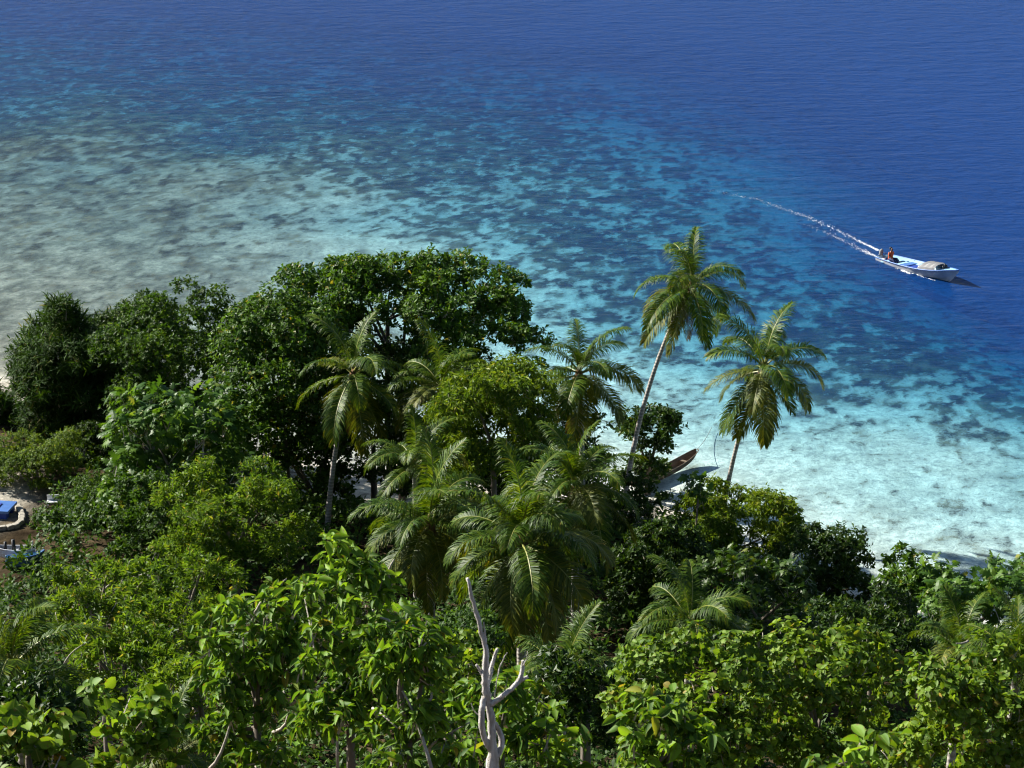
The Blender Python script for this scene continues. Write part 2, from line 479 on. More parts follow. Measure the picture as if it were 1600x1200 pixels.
def water_material():
    m, nt, out = nodes_of("sea_water")
    pos = N(nt, "ShaderNodeNewGeometry").outputs["Position"]
    d = N(nt, "ShaderNodeAttribute", attribute_name="depth").outputs["Fac"]
    def layer(scale, sx, sy, rot, detail, rough, dist):
        mp = N(nt, "ShaderNodeMapping"); mp.inputs["Scale"].default_value = (sx, sy, 1); mp.inputs["Rotation"].default_value = (0, 0, rot)
        nt.links.new(pos, mp.inputs[0])
        return noise(nt, mp.outputs[0], scale, detail, rough, dist)
    w1 = layer(0.5, 0.55, 1.25, 0.22, 2, 0.6, 0.4)
    w2 = layer(2.0, 0.65, 1.15, -0.1, 4, 0.65, 0.0)
    h = math_(nt, 'ADD', math_(nt, 'MULTIPLY', w1, 0.5), math_(nt, 'MULTIPLY', w2, 0.24))
    bp = N(nt, "ShaderNodeBump"); bp.inputs["Strength"].default_value = 1.0; bp.inputs["Distance"].default_value = WAVE
    nt.links.new(h, bp.inputs["Height"])
    # light is lost on its way through the water, red first, and deep water glows blue of its own scattering
    comb = N(nt, "ShaderNodeCombineColor")
    for i, k in enumerate(ABSORB):
        nt.links.new(math_(nt, 'POWER', 2.718, math_(nt, 'MULTIPLY', d, -k)), comb.inputs[i])
    tr = N(nt, "ShaderNodeBsdfTransparent"); nt.links.new(comb.outputs[0], tr.inputs[0])
    sc = N(nt, "ShaderNodeBsdfDiffuse"); sc.inputs[0].default_value = (*SCATTER, 1)
    bp2 = N(nt, "ShaderNodeBump"); bp2.inputs["Strength"].default_value = 1.0; bp2.inputs["Distance"].default_value = WAVE * 3
    nt.links.new(h, bp2.inputs["Height"])
    s = math_(nt, 'SUBTRACT', 1.0, math_(nt, 'POWER', 2.718, math_(nt, 'MULTIPLY', d, -MURK)))
    body = N(nt, "ShaderNodeMixShader")
    nt.links.new(s, body.inputs[0]); nt.links.new(tr.outputs[0], body.inputs[1]); nt.links.new(sc.outputs[0], body.inputs[2])
    gl = N(nt, "ShaderNodeBsdfGlossy"); gl.inputs["Roughness"].default_value = 0.1
    nt.links.new(bp.outputs[0], gl.inputs["Normal"])
    nt.links.new(bp2.outputs[0], sc.inputs["Normal"])
    dot = N(nt, "ShaderNodeVectorMath", operation='DOT_PRODUCT')
    nt.links.new(bp.outputs[0], dot.inputs[0]); nt.links.new(N(nt, "ShaderNodeNewGeometry").outputs["Incoming"], dot.inputs[1])
    grazing = math_(nt, 'SUBTRACT', 1.0, math_(nt, 'ABSOLUTE', dot.outputs["Value"]), True)
    fres = math_(nt, 'ADD', 0.02, math_(nt, 'MULTIPLY', math_(nt, 'POWER', grazing, 5.0), 0.24))
    top = N(nt, "ShaderNodeMixShader")
    nt.links.new(fres, top.inputs[0]); nt.links.new(body.outputs[0], top.inputs[1]); nt.links.new(gl.outputs[0], top.inputs[2])
    nt.links.new(top.outputs[0], out.inputs[0])
    return m

WAVE, ABSORB, SCATTER, MURK = 0.2, (0.40, 0.10, 0.023), (0.0050, 0.034, 0.148), 0.18
def attr(me, name, data):
    a = me.attributes.new(name, 'FLOAT', 'POINT')
    a.data.foreach_set("value", np.asarray(data, dtype=np.float32).ravel())
terrain_me = mesh_np("terrain", np.stack([GX.ravel(), GY.ravel(), Z_.ravel()], 1), quads, terrain_material(), True)
attr(terrain_me, "reef", np.where(V_ > 0.05, reef, -2.0))
cb_ = terrain_me.attributes.new("coral", 'FLOAT_COLOR', 'POINT')
cb_.data.foreach_set("color", np.concatenate([coral_c.reshape(-1, 3), np.ones((nx * ny, 1))], 1).astype(np.float32).ravel())
ca = terrain_me.attributes.new("bottom", 'FLOAT_COLOR', 'POINT')
ca.data.foreach_set("color", np.concatenate([bottom_c.reshape(-1, 3), np.ones((nx * ny, 1))], 1).astype(np.float32).ravel())
new("terrain", terrain_me, kind="structure")

iy_, ix_ = np.arange(0, ny, 3), np.arange(0, nx, 3)
if iy_[-1] != ny - 1: iy_ = np.append(iy_, ny - 1)
if ix_[-1] != nx - 1: ix_ = np.append(ix_, nx - 1)
WX, WY, WV, WF = (a[np.ix_(iy_, ix_)] for a in (GX, GY, V_, flat))
wi = np.arange(WX.size).reshape(WX.shape)
wq = np.stack([wi[:-1, :-1].ravel(), wi[:-1, 1:].ravel(), wi[1:, 1:].ravel(), wi[1:, :-1].ravel()], 1)
wq = wq[((WV > -0.6) | (WY > 240)).ravel()[wq].any(1)]
used = np.unique(wq)
remap = np.full(WX.size, -1); remap[used] = np.arange(len(used))
water_me = mesh_np("sea", np.stack([WX.ravel(), WY.ravel(), np.zeros(WX.size)], 1)[used], remap[wq], water_material(), True)
depth = np.interp(WV, DEPTH_AT[0], DEPTH_AT[1]) * (1 - 0.42 * WF)
attr(water_me, "depth", depth.ravel()[used])
new("sea", water_me, kind="structure")

# ------------------------------------------------------------------ foliage
# leaf outlines: (along, across, lift) per vertex, triangles; unit length and unit width
def _shape(pts, tris): return np.array(pts, float), np.array(tris, int)
LEAF = {
    'oval': _shape([(0, 0, 0), (.45, -.5, .10), (.5, 0, -.04), (.45, .5, .10), (1, 0, -.10)], [(0, 2, 1), (0, 3, 2), (2, 4, 1), (2, 3, 4)]),
    'spoon': _shape([(0, 0, 0), (.66, -.5, .08), (.6, 0, -.04), (.66, .5, .08), (1, 0, -.06)], [(0, 2, 1), (0, 3, 2), (2, 4, 1), (2, 3, 4)]),
    'tiny': _shape([(0, 0, 0), (.5, -.5, .05), (.5, .5, .05), (1, 0, -.08)], [(0, 2, 1), (1, 2, 3)]),
    'blade': _shape([(0, -.4, .1), (0, .4, .1), (.55, -.5, .05), (.55, .5, .05), (1, 0, -.22)], [(0, 1, 2), (1, 3, 2), (2, 3, 4)]),
    'lobed': _shape([(0, 0, 0), (.2, -.16, .02), (.34, -.5, -.02), (.42, -.17, .03), (.58, -.48, -.05), (.64, -.15, .02), (.82, -.3, -.08), (.82, -.1, -.02), (1, 0, -.12),
                     (.82, .1, -.02), (.82, .3, -.08), (.64, .15, .02), (.58, .48, -.05), (.42, .17, .03), (.34, .5, -.02), (.2, .16, .02)],
                    [(0, 15, 1), (1, 3, 2), (1, 15, 13), (1, 13, 3), (15, 14, 13), (3, 5, 4), (3, 13, 11), (3, 11, 5), (13, 12, 11), (5, 7, 6), (5, 11, 9), (5, 9, 7), (11, 10, 9), (7, 9, 8)]),
}
def _big(profile, droop, fold, nseg=7):
    P, T = [(0, 0, 0)], []
    for i in range(1, nseg):
        t = i / nseg
        w = profile(t)
        z = -droop * t * t
        P += [(t, -w, z + fold * w), (t, 0, z), (t, w, z + fold * w)]
    P.append((1, 0, -droop))
    T += [(0, 2, 1), (0, 3, 2)]
    for i in range(nseg - 2):
        a = 1 + 3 * i
        for k in (0, 1):
            T += [(a + k, a + k + 1, a + k + 4), (a + k, a + k + 4, a + k + 3)]
    e = 1 + 3 * (nseg - 2)
    T += [(e, e + 1, e + 3), (e + 1, e + 2, e + 3)]
    return _shape(P, T)
LEAF['pointed'] = _big(lambda t: 0.5 * math.sin(math.pi * min(1, t ** 0.72)) ** 0.85, 0.22, 0.35, 6)
LEAF['disc'] = _big(lambda t: 0.5 * math.sin(math.pi * t ** 0.85) ** 0.6, 0.14, 0.3, 5)

def leaves_geom(P, D, Nn, L, W, shape):
    """P base, D direction, Nn normal, L, W: one leaf each -> vertices and triangles."""
    S, T = LEAF[shape]
    D = unit(D)
    B = unit(np.cross(Nn, D))
    U = np.cross(D, B)
    V = P[:, None, :] + D[:, None, :] * (S[None, :, 0:1] * L[:, None, None]) + B[:, None, :] * (S[None, :, 1:2] * W[:, None, None]) + U[:, None, :] * (S[None, :, 2:3] * L[:, None, None])
    n = len(P)
    F = (np.arange(n) * len(S))[:, None, None] + T[None]
    return V.reshape(-1, 3), F.reshape(-1, 3)

def tip_sprays(rng, tips, axes, k, L, W, spread=(35, 85), droop=0.0, jitter=0.03, step=0.0):
    """k leaves round each twig tip."""
    n = len(tips)
    axes = unit(axes)
    ref = unit(np.cross(axes, unit(rng.normal(size=(n, 3)))))
    oth = np.cross(axes, ref)
    j = np.arange(k)
    ang = (j[None] * 2.39996 + rng.uniform(0, 6.28, (n, 1)) + rng.normal(0, .25, (n, k)))
    inc = np.radians(rng.uniform(*spread, (n, k)))
    out = np.cos(ang)[..., None] * ref[:, None] + np.sin(ang)[..., None] * oth[:, None]
    D = np.cos(inc)[..., None] * axes[:, None] + np.sin(inc)[..., None] * out
    D[..., 2] -= droop * rng.uniform(.4, 1.3, (n, k))
    Nn = axes[:, None] * np.sin(inc)[..., None] - out * np.cos(inc)[..., None] + rng.normal(0, .25, (n, k, 3))
    if droop > 0.5:
        Nn = out + np.array([0, 0, .5]) + rng.normal(0, .3, (n, k, 3))
    P = tips[:, None] + rng.normal(0, jitter, (n, k, 3)) - axes[:, None] * (step * j[None, :, None])
    ls = rng.uniform(.5, 1.15, (n, k)) * L
    return P.reshape(-1, 3), D.reshape(-1, 3), Nn.reshape(-1, 3), ls.ravel(), (ls * (W / L) * rng.uniform(.85, 1.15, (n, k))).ravel()

STYLE = {  # shape, length, width, leaves per tip, spread, droop, material, cover, up bias
    'almond': ('spoon', .27, .16, 9, (40, 88), 0.0, 'almond', 1.7, .9),
    'round': ('oval', .17, .095, 9, (30, 85), 0.1, 'round', 1.7, .5),
    'pandan': ('blade', .52, .065, 12, (15, 75), 0.12, 'pandan', 1.9, .5),
    'bread': ('lobed', .62, .46, 7, (40, 88), 0.12, 'bread', 1.5, .9),
    'fine': ('tiny', .13, .06, 12, (20, 90), 0.05, 'fine', 1.5, .4),
    'mango': ('oval', .25, .08, 10, (30, 90), 0.9, 'mango', 1.7, .4),
    'dark': ('oval', .21, .12, 9, (30, 88), 0.15, 'dark', 1.6, .5),
    'rosette': ('oval', .21, .075, 10, (30, 85), 0.1, 'rosette', 1.5, .7),
    'broad': ('pointed', .27, .125, 7, (35, 95), 0.75, 'broad', 1.2, .6),
    'disc': ('disc', .135, .105, 8, (30, 95), 0.25, 'disc', 1.3, .5),
}

def crown_points(rng, R, lobes, lobe_r, flatten=0.7, low=-0.5):
    """lobe centres on an uneven shell of the ellipsoid R"""
    i = np.arange(lobes) + .5
    ph = np.arccos(np.clip(1 - (1 - low) * i / lobes, -1, 1))
    th = i * 2.39996 + rng.uniform(0, 6.28)
    d = np.stack([np.sin(ph) * np.cos(th), np.sin(ph) * np.sin(th), np.cos(ph)], 1) + rng.normal(0, .2, (lobes, 3))
    d = unit(d)
    d = np.sign(d) * np.abs(d) ** .72
    d = d / np.maximum(1, np.max(np.abs(d), 1, keepdims=True))
    lr = lobe_r * rng.choice([.55, .75, .95, 1.2, 1.45], lobes) * rng.uniform(.9, 1.1, lobes)
    rr = rng.uniform(.72, 1.06, lobes)
    rr[rng.random(lobes) < .15] *= .6
    c = d * (R - .75 * np.minimum(lr[:, None], .8 * R)) * rr[:, None]
    return c, lr

def make_tree(name, label, cat, box_px, Y, style, lobes=14, lobe_k=.42, depth=None, group=None, seed=1, cover=1.0, flatten=.75, low=-.8,
              singles=0, base_dx=0.0, trunk_r=.14, limbs=5, twigs=0, scale=1.0, mat=None, stalks=True):
    rng = np.random.default_rng(seed)
    l, r, t, b = box_px
    a, c = at((l + r) / 2, t, Y), at((l + r) / 2, b, Y)
    px = Y / cp / FPX
    rx, rz = (r - l) / 2 * px, (a[2] - c[2]) / 2
    ry = depth if depth else max(min(rx, rz * 1.4), .7 * rx)
    R = np.array([rx, ry, rz])
    ctr = np.array([(a[0] + c[0]) / 2, Y, (a[2] + c[2]) / 2])
    bx, by = ctr[0] + base_dx, Y
    gz = ground_z(bx, by)
    base = np.array([bx, by, gz])
    root = empty(name, base, label, cat, group)
    shape, L, W, k, spread, droop, mk, cov, upb = STYLE[style]
    L, W = L * scale, W * scale
    lr0 = lobe_k * (min(rx, rz, ry) * max(rx, rz)) ** .5 * .72
    lobes = int(lobes * 2.2)
    cen, lr = crown_points(rng, R, lobes, lr0, flatten, low)
    # twig tips on the lobes' upper shells
    area = 4 * math.pi * (lr ** 2).sum() * .7
    ntips = int(cov * cover * area / (0.55 * L * W) / k)
    which = rng.choice(lobes, ntips, p=lr ** 2 / (lr ** 2).sum())
    d = unit(rng.normal(size=(ntips, 3)))
    d[:, 2] = np.where(d[:, 2] < -.45, -d[:, 2], d[:, 2])
    rad = lr[which] * (1 - .45 * rng.random(ntips) ** 1.7) * rng.choice([1, 1, .9, 1.12, 1.3], ntips, p=[.38, .24, .18, .13, .07])
    tips = cen[which] + d * rad[:, None] * np.array([1, 1, flatten])
    # thin out what no side sees: the depths of the crown
    q = np.zeros(ntips, int)
    for ci, ri in zip(cen, lr):
        q += (np.linalg.norm((tips - ci) / np.array([1, 1, flatten]), axis=1) < .62 * ri)
    keep = (q == 0) | (rng.random(ntips) < .22)
    keep &= ~((d[:, 1] > .35) & (tips[:, 1] > .3 * ry) & (rng.random(ntips) < (.5 if Y > 30 else .75)))
    tips, d = tips[keep], d[keep]
    tips[:, 2] = np.maximum(tips[:, 2] + ctr[2], gz + .15) - ctr[2]
    axes = unit(d + np.array([0, 0, upb]) + rng.normal(0, .25, d.shape))
    P, D, Nn, Ls, Ws = tip_sprays(rng, tips + ctr, axes, k, L, W, spread, droop, jitter=.12 * L, step=.1 * L)
    n = len(P)
    single = np.zeros(n, bool)
    if singles:
        mx, my, dep = project(P + D * (Ls * .5)[:, None])
        inview = (mx > 0) & (mx < 1600) & (my > 0) & (my < 1200)
        # nearest leaf of each small window of the view first
        cell = (mx // 14).astype(int) * 1000 + (my // 14).astype(int)
        order = np.lexsort((dep, cell))
        first = np.zeros(n, bool)
        first[order[np.concatenate([[True], cell[order][1:] != cell[order][:-1]])]] = True
        cand = np.nonzero(first & inview)[0]
        cand = cand[np.argsort(dep[cand])][:singles]
        single[cand] = True
    g = ~single
    V, F = leaves_geom(P[g], D[g], Nn[g], Ls[g], Ws[g], shape)
    if stalks:
        # leaf-bearing shoots that hold the sprays
        st = tips + ctr
        sel = rng.random(len(st)) < (.5 if n < 9000 else .2)
        s0 = st[sel]; ax = axes[sel]
        s1 = s0 - ax * (1.6 * L) - np.array([0, 0, .2 * L])
        w = unit(np.cross(ax, np.array([0.3, 1, .1]))) * (.018 * L + .002)
        o = len(V)
        m_ = len(s0)
        SV = np.stack([s0 - w, s0 + w, s1 + w * 1.6, s1 - w * 1.6], 1).reshape(-1, 3)
        i4 = np.arange(m_) * 4 + o
        SF = np.concatenate([np.stack([i4, i4 + 1, i4 + 2], 1), np.stack([i4, i4 + 2, i4 + 3], 1)])
        mi = np.concatenate([np.zeros(len(F), int), np.ones(len(SF), int)])
        V, F = np.concatenate([V, SV]), np.concatenate([F, SF])
    else:
        mi = np.zeros(len(F), int)
    cme = mesh_np("crown", V - base, F, [M[mat or mk], M['twig']], shape in ('pointed', 'disc'), mi)
    if shape in ('pointed', 'disc'):
        ed = np.ones(len(V)); ed[:g.sum() * len(LEAF[shape][0])] = np.tile(np.abs(LEAF[shape][0][:, 1]) * 2, g.sum())
        attr(cme, "edge", ed)
    new("crown", cme, root, kind="stuff")
    if singles:
        me = bpy.data.meshes.get("leaf_" + style)
        if me is None:
            S, T = LEAF[shape]
            q = S * np.array([1, W / L, 1])
            me = mesh_np("leaf_" + style, q, T, M[(mat or mk) + '_o'], True)
            attr(me, "edge", np.abs(S[:, 1]) * 2)
        Dn = unit(D[single]); Bn = unit(np.cross(Nn[single], Dn)); Un = np.cross(Dn, Bn)
        for p, x, y, z, s in zip(P[single] - base, Dn, Bn, Un, Ls[single]):
            o = bpy.data.objects.new("leaf", me)
            o.matrix_basis = Matrix(((x[0] * s, y[0] * s, z[0] * s, p[0]), (x[1] * s, y[1] * s, z[1] * s, p[1]), (x[2] * s, y[2] * s, z[2] * s, p[2]), (0, 0, 0, 1)))
            link(o, root)
    # trunk and limbs
    fork = ctr + np.array([0, 0, -.35 * rz]) if rz > .6 else ctr
    fork = fork * .8 + np.array([bx, by, fork[2]]) * .2
    if fork[2] < gz + .5: fork[2] = gz + .5
    mid = (base + fork) / 2 + np.append(rng.normal(0, .12 * trunk_r / .14, 2), 0)
    pth = bez(base - np.array([0, 0, .3]), mid, fork, 7)
    v, f = tube(pth - base, np.linspace(trunk_r * 1.25, trunk_r * .7, 7), 8)
    new("trunk", mesh_py("trunk", v, f, M['bark'], True), root)
    big = np.argsort(-lr)[:limbs]
    for i in big:
        e = cen[i] + ctr
        m2 = (fork + e) / 2 + np.array([0, 0, .12 * np.linalg.norm(e - fork)]) + rng.normal(0, .1, 3)
        v, f = tube(bez(fork, m2, e, 7) - base, np.linspace(trunk_r * .55, trunk_r * .16, 7), 6)
        new("limb", mesh_py("limb", v, f, M['bark'], True), root)
    # bare pale twigs poking out of the leaves
    for i in range(twigs):
        j = rng.integers(len(tips))
        e = tips[j] + ctr + rng.normal(0, .05, 3)
        ln = rng.uniform(1.5, 4.2) * L
        s_ = e - axes[j] * ln + rng.normal(0, .2 * ln, 3)
        m2 = (e + s_) / 2 + rng.normal(0, .22 * ln, 3)
        e = e + axes[j] * .35 * L
        v, f = tube(bez(s_, m2, e, 6) - base, np.linspace(.018, .007, 6) * (L / .2) ** .5 * rng.uniform(.8, 1.4), 5)
        new("twig", mesh_py("twig", v, f, M['twig'], True), root)
    return root

# ------------------------------------------------------------------ palms
def frond_mesh(seed, e0, length=3.4, dead=False, young=False):
    rng = np.random.default_rng(seed)
    ns = 18
    s = np.linspace(0, 1, ns)
    bend = np.interp(e0, [-80, -40, 0, 30, 60, 88], [8, 45, 80, 95, 88, 48]) * rng.uniform(.8, 1.15)
    th = np.radians(np.maximum(e0 - bend * s ** 1.5, -88))
    side = rng.uniform(-.35, .35)
    seg = length / (ns - 1)
    dx, dz, dy = np.cos(th), np.sin(th), side * s
    T = unit(np.stack([dx, dy, dz], 1))
    P = np.concatenate([[[0, 0, 0]], np.cumsum((T[:-1] + T[1:]) / 2 * seg, 0)])
    tw = rng.uniform(-.5, .5)
    Vs, Fs, Ms, o = [], [], [], 0
    # rib
    v, f = tube(P, np.interp(s, [0, .06, .2, 1], [.075, .05, .032, .006]), 5, False)
    Vs.append(v); o += len(v)
    for q in f:
        Fs += [(q[0], q[1], q[2]), (q[0], q[2], q[3])]; Ms += [1, 1]
    npair = 84
    si = np.linspace(.14, .995, npair)
    Pi = np.stack([np.interp(si, s, P[:, c]) for c in range(3)], 1)
    Ti = unit(np.stack([np.interp(si, s, T[:, c]) for c in range(3)], 1))
    Y = np.array([0, 1.0, 0])
    Bi = unit(np.cross(np.cross(Ti, Y), Ti) * 1.0 + 0)          # sideways
    Bi = unit(Y - Ti * (Ti @ Y)[:, None])
    Ui = np.cross(Ti, Bi)
    ang = tw * si
    Bi, Ui = Bi * np.cos(ang)[:, None] + Ui * np.sin(ang)[:, None], Ui * np.cos(ang)[:, None] - Bi * np.sin(ang)[:, None]
    Ui = np.where(Ui[:, 2:3] < 0, Ui, Ui)
    ll = length * .29 * np.interp(si, [.14, .25, .45, .7, .9, 1], [.55, .9, 1.0, .86, .55, .34])
    for sgn in (-1, 1):
        n = npair
        L = ll * rng.uniform(.82, 1.1, n)
        fwd = np.interp(si, [0, .6, 1], [.35, .65, 1.5])[:, None]
        d1 = unit(Ti * fwd + sgn * Bi * 1.0 + Ui * rng.uniform(.05, .4, (n, 1)) + rng.normal(0, .08, (n, 3)))
        g = rng.uniform(.35, .9, (n, 1)) * (1.8 if dead else 1.0)
        d2 = unit(d1 + np.array([0, 0, -1.0]) * g)
        d3 = unit(d2 + np.array([0, 0, -1.0]) * g * 1.1)
        p0 = Pi
        p1 = p0 + d1 * (L * .38)[:, None]
        p2 = p1 + d2 * (L * .34)[:, None]
        p3 = p2 + d3 * (L * .28)[:, None]
        w = unit(Ti - d1 * np.sum(Ti * d1, 1, keepdims=True))
        wd = (.022 if not dead else .014) * length / 3.4
        q = np.stack([p0 - w * wd * .6, p0 + w * wd * .6, p1 - w * wd, p1 + w * wd, p2 - w * wd * .8, p2 + w * wd * .8, p3], 1).reshape(-1, 3)
        b = o + np.arange(n) * 7
        tri = np.array([(0, 1, 3), (0, 3, 2), (2, 3, 5), (2, 5, 4), (4, 5, 6)])
        Fs += [tuple(x) for x in (b[:, None, None] + tri[None]).reshape(-1, 3)]
        Ms += [0] * (5 * n)
        Vs.append(q); o += len(q)
    mats = [M['frond_dead'], M['rachis_dead']] if dead else [M['frond_young' if young else 'frond'], M['rachis']]
    return mesh_np("frond", np.concatenate(Vs), np.array(Fs), mats, False, Ms)

FR_E = [88, 74, 58, 42, 27, 12, -4, -22, -42, -64]
FRONDS = {(e, k): frond_mesh(100 + 7 * i + k * 31, e, young=(e < 5 and k != 1) or (k == 2 and e < 50)) for i, e in enumerate(FR_E) for k in range(3)}
DEADFR = [frond_mesh(900 + i, -66 - 6 * i, 2.6, dead=True) for i in range(3)]
def ball_mesh(name, mat, r=1.0, sz=1.0, seg=10, rings=7):
    bm = bmesh.new()
    bmesh.ops.create_uvsphere(bm, u_segments=seg, v_segments=rings, radius=r)
    for v in bm.verts: v.co.z *= sz
    me = bpy.data.meshes.new(name); bm.to_mesh(me); bm.free()
    me.materials.append(mat)
    me.polygons.foreach_set("use_smooth", np.full(len(me.polygons), True, dtype=bool))
    return me
NUT = ball_mesh("coconut", M['coconut'], .12, 1.2)

def make_palm(label, heart_px, Y, base_px, Yb, n=22, size=1.0, seed=1, emin=-55, dead=2, nuts=5, trunk_r=.13, bow=.4, skirt=False, group=None, emax=86, name="coconut_palm", az0=None):
    rng = np.random.default_rng(seed)
    H = at(heart_px[0], heart_px[1], Y)
    bx = (base_px - 800) / FPX * (Yb / cp) if base_px is not None else H[0]
    bx = at(base_px, 800, Yb)[0] if base_px is not None else H[0]
    base = np.array([bx, Yb, ground_z(bx, Yb)])
    root = empty(name, base, label, "palm tree", group)
    h = H - base
    if h[2] > 1.2:
        mid = h * .5 + np.array([-np.sign(h[0] + 1e-6) * -bow * .0, 0, h[2] * .08]) + np.array([h[0] * -.28, 0, 0])
        ns = 22
        pth = bez([0, 0, -.3], mid, h, ns)
        tt = np.linspace(0, 1, ns)
        rad = trunk_r * (1 + .7 * np.exp(-tt * 14)) * np.interp(tt, [0, .8, 1], [1.05, .8, .85]) * (1 + .035 * np.cos(np.arange(ns) * 3.1))
        v, f = tube(pth, rad, 10)
        new("trunk", mesh_py("trunk", v, f, M['palm_trunk'], True), root)
        tdir = unit(pth[-1] - pth[-3])
    else:
        tdir = np.array([0, 0, 1.0])
    # sheath of old leaf bases and fibre under the crown
    prof = [(-.9 if skirt else -.45, trunk_r * .8), (-.3, trunk_r * 1.25), (0, trunk_r * 1.6), (.3, trunk_r * 1.25), (.62, trunk_r * .4)]
    v, f = tube([h + tdir * z * size for z, _ in prof], [r_ * size for _, r_ in prof], 9)
    v = v + rng.normal(0, .012, v.shape)
    new("leaf_sheath", mesh_py("leaf_sheath", v, f, M['fibre'], True), root)
    a0 = rng.uniform(0, 6.28) if az0 is None else az0
    n = int(n * 1.25)
    for i in range(n):
        t = (i + .5) / n
        e = emax + (emin - emax) * t ** .9 + rng.normal(0, 5)
        key = min(FR_E, key=lambda q: abs(q - e))
        o = bpy.data.objects.new("frond", FRONDS[(key, int(rng.integers(3)))])
        az = a0 + i * 2.39996 + rng.normal(0, .22)
        o.location = tuple(h + tdir * size * np.interp(e, [-60, 90], [-.05, .42]))
        o.rotation_euler = (rng.normal(0, .12), math.radians(key - e), az)
        o.scale = (size * rng.uniform(.85, 1.1),) * 3
        link(o, root)
    for i in range(dead):
        o = bpy.data.objects.new("dead_frond", DEADFR[i % 3])
        o.location = tuple(h - tdir * .15 * size)
        o.rotation_euler = (rng.normal(0, .1), rng.normal(0, .08), rng.uniform(0, 6.28))
        o.scale = (size * rng.uniform(.75, 1.0),) * 3
        link(o, root)
    if skirt:
        for i in range(5):
            o = bpy.data.objects.new("dead_frond", DEADFR[i % 3])
            o.location = tuple(h - tdir * .3)
            o.rotation_euler = (0, rng.uniform(.1, .3), i * 1.3)
            o.scale = (.42, .42, .42)
            link(o, root)
    for i in range(nuts):
        o = bpy.data.objects.new("coconut", NUT)
        a_ = rng.uniform(0, 6.28)
        o.location = tuple(h + np.array([math.cos(a_) * .27 * size, math.sin(a_) * .27 * size, rng.uniform(-.3, .05)]))
        o.rotation_euler = (rng.uniform(-.5, .5), rng.uniform(-.5, .5), 0)
        link(o, root)
    return root

# shoreline palms
make_palm("tallest coconut palm, its long bare trunk leaning out over the pale shallows", (1077, 452), 104.0, 972, 102.5, 15, .95, 3, -62, 2, 6, .115)
make_palm("leaning coconut palm in front of open pale water with brown hanging fronds", (1190, 582), 98.5, 1122, 98, 17, .9, 8, -66, 3, 7, .11)
make_palm("coconut palm with straight grey trunk and brown fibre skirt before the dark trees", (549, 592), 95.5, 508, 95.5, 15, .88, 12, -58, 2, 6, .12, skirt=True)
make_palm("coconut palm rising between the spreading almond tree and the leaning palms", (905, 590), 95, 912, 95, 17, .86, 21, -55, 1, 5, .13)
make_palm("coconut palm half hidden behind the rounded bright mango tree", (690, 615), 98, 690, 98, 16, .86, 33, -35, 0, 2, .14)
make_palm("smaller upright palm peeping out under the mango tree", (648, 735), 88, 650, 88, 13, .72, 45, 0, 0, 0, .13)
make_palm("bushy coconut palm growing beside the shaded strip of beach", (672, 828), 81, 672, 81, 24, .94, 52, -60, 3, 3, .16)
make_palm("large coconut palm with green nuts right behind the bare white snag", (815, 858), 76, 815, 76, 27, 1.0, 61, -64, 3, 7, .17)
make_palm("coconut palm crown below the tall leaning trunk, fronds drooping towards the shrubs", (900, 772), 83, 900, 83, 24, .86, 70, -55, 0, 3, .16)
make_palm("young palm standing alone in the dark hollow before the shore trees", (1078, 985), 64, 1078, 64, 11, .66, 82, 8, 0, 0, .12)
make_palm("low palm with spiky fronds just beside the bare white snag", (880, 1075), 56, 880, 56, 12, .62, 91, 10, 0, 0, .12)
make_palm("short upright palm tuft behind the sunny round-leaved bushes", (1503, 1035), 42, 1503, 42, 11, .42, 95, 22, 0, 0, .1, emax=88)
make_palm("small palm at the frame edge behind the sunny round-leaved bushes", (1590, 1050), 40, 1590, 40, 12, .42, 99, 5, 0, 0, .1)
make_palm("dark palm in the lower corner below the frangipani thicket", (20, 1060), 34, 20, 34, 13, .55, 103, -20, 0, 0, .1)
make_palm("tiny palm fronds under the thicket's lowest bush", (275, 1190), 28, 275, 28, 9, .28, 107, 10, 0, 0, .08)
make_palm("small yellowing palm in the clearing beside the two little boats", (95, 868), 97, 95, 97, 9, .45, 111, 0, 0, 0, .1)

# shore trees, farthest first
make_tree("pandanus_tree", "dark long-leaved tree at the tip of the headland", "tree", (18, 235, 456, 770), 113, 'pandan', 20, .42, None, seed=5, limbs=4, twigs=3)
make_tree("shade_tree", "dense dark tree wedged between the headland's long-leaved tree and the rounded tree", "tree", (130, 300, 452, 700), 111.5, 'round', 14, .4, seed=56, limbs=4, mat='dark')
make_tree("pandanus_tree", "dark long-leaved bush cut off by the frame beside the headland tip", "tree", (-60, 34, 585, 720), 114, 'pandan', 9, .5, seed=6, limbs=3)
make_tree("shade_tree", "dense rounded dark green tree next to the headland's long-leaved tree", "tree", (150, 425, 436, 740), 109, 'round', 22, .36, seed=7, limbs=5, scale=1.25, cover=.75)
make_tree("almond_tree", "wide spreading tree with layered branches and a ragged top against the water", "tree", (388, 862, 384, 690), 104, 'almond', 44, .27, 3.6, seed=9, limbs=14, flatten=.55, cover=.85, trunk_r=.17, low=-.7)
make_tree("almond_tree", "leafy tree filling the gap between the rounded tree and the breadfruit tree", "tree", (320, 560, 436, 770), 100.5, 'almond', 18, .38, seed=10, limbs=5, scale=.95, cover=.9)
make_tree("almond_tree", "low dark branches hanging over the shaded strip of beach", "tree", (420, 556, 655, 830), 101.5, 'almond', 13, .38, seed=11, limbs=5, cover=.7, trunk_r=.22)
make_tree("almond_tree", "shadowy tree behind the straight palm, under the spreading layered crown", "tree", (465, 700, 520, 775), 102.5, 'almond', 20, .34, 2.2, seed=57, limbs=5, mat='dark', cover=.85)
make_tree("fine_leaved_tree", "light green fine-leaved tree overhanging the sandy yard", "tree", (-40, 145, 668, 815), 104, 'fine', 14, .4, seed=12, limbs=6, low=-.2)
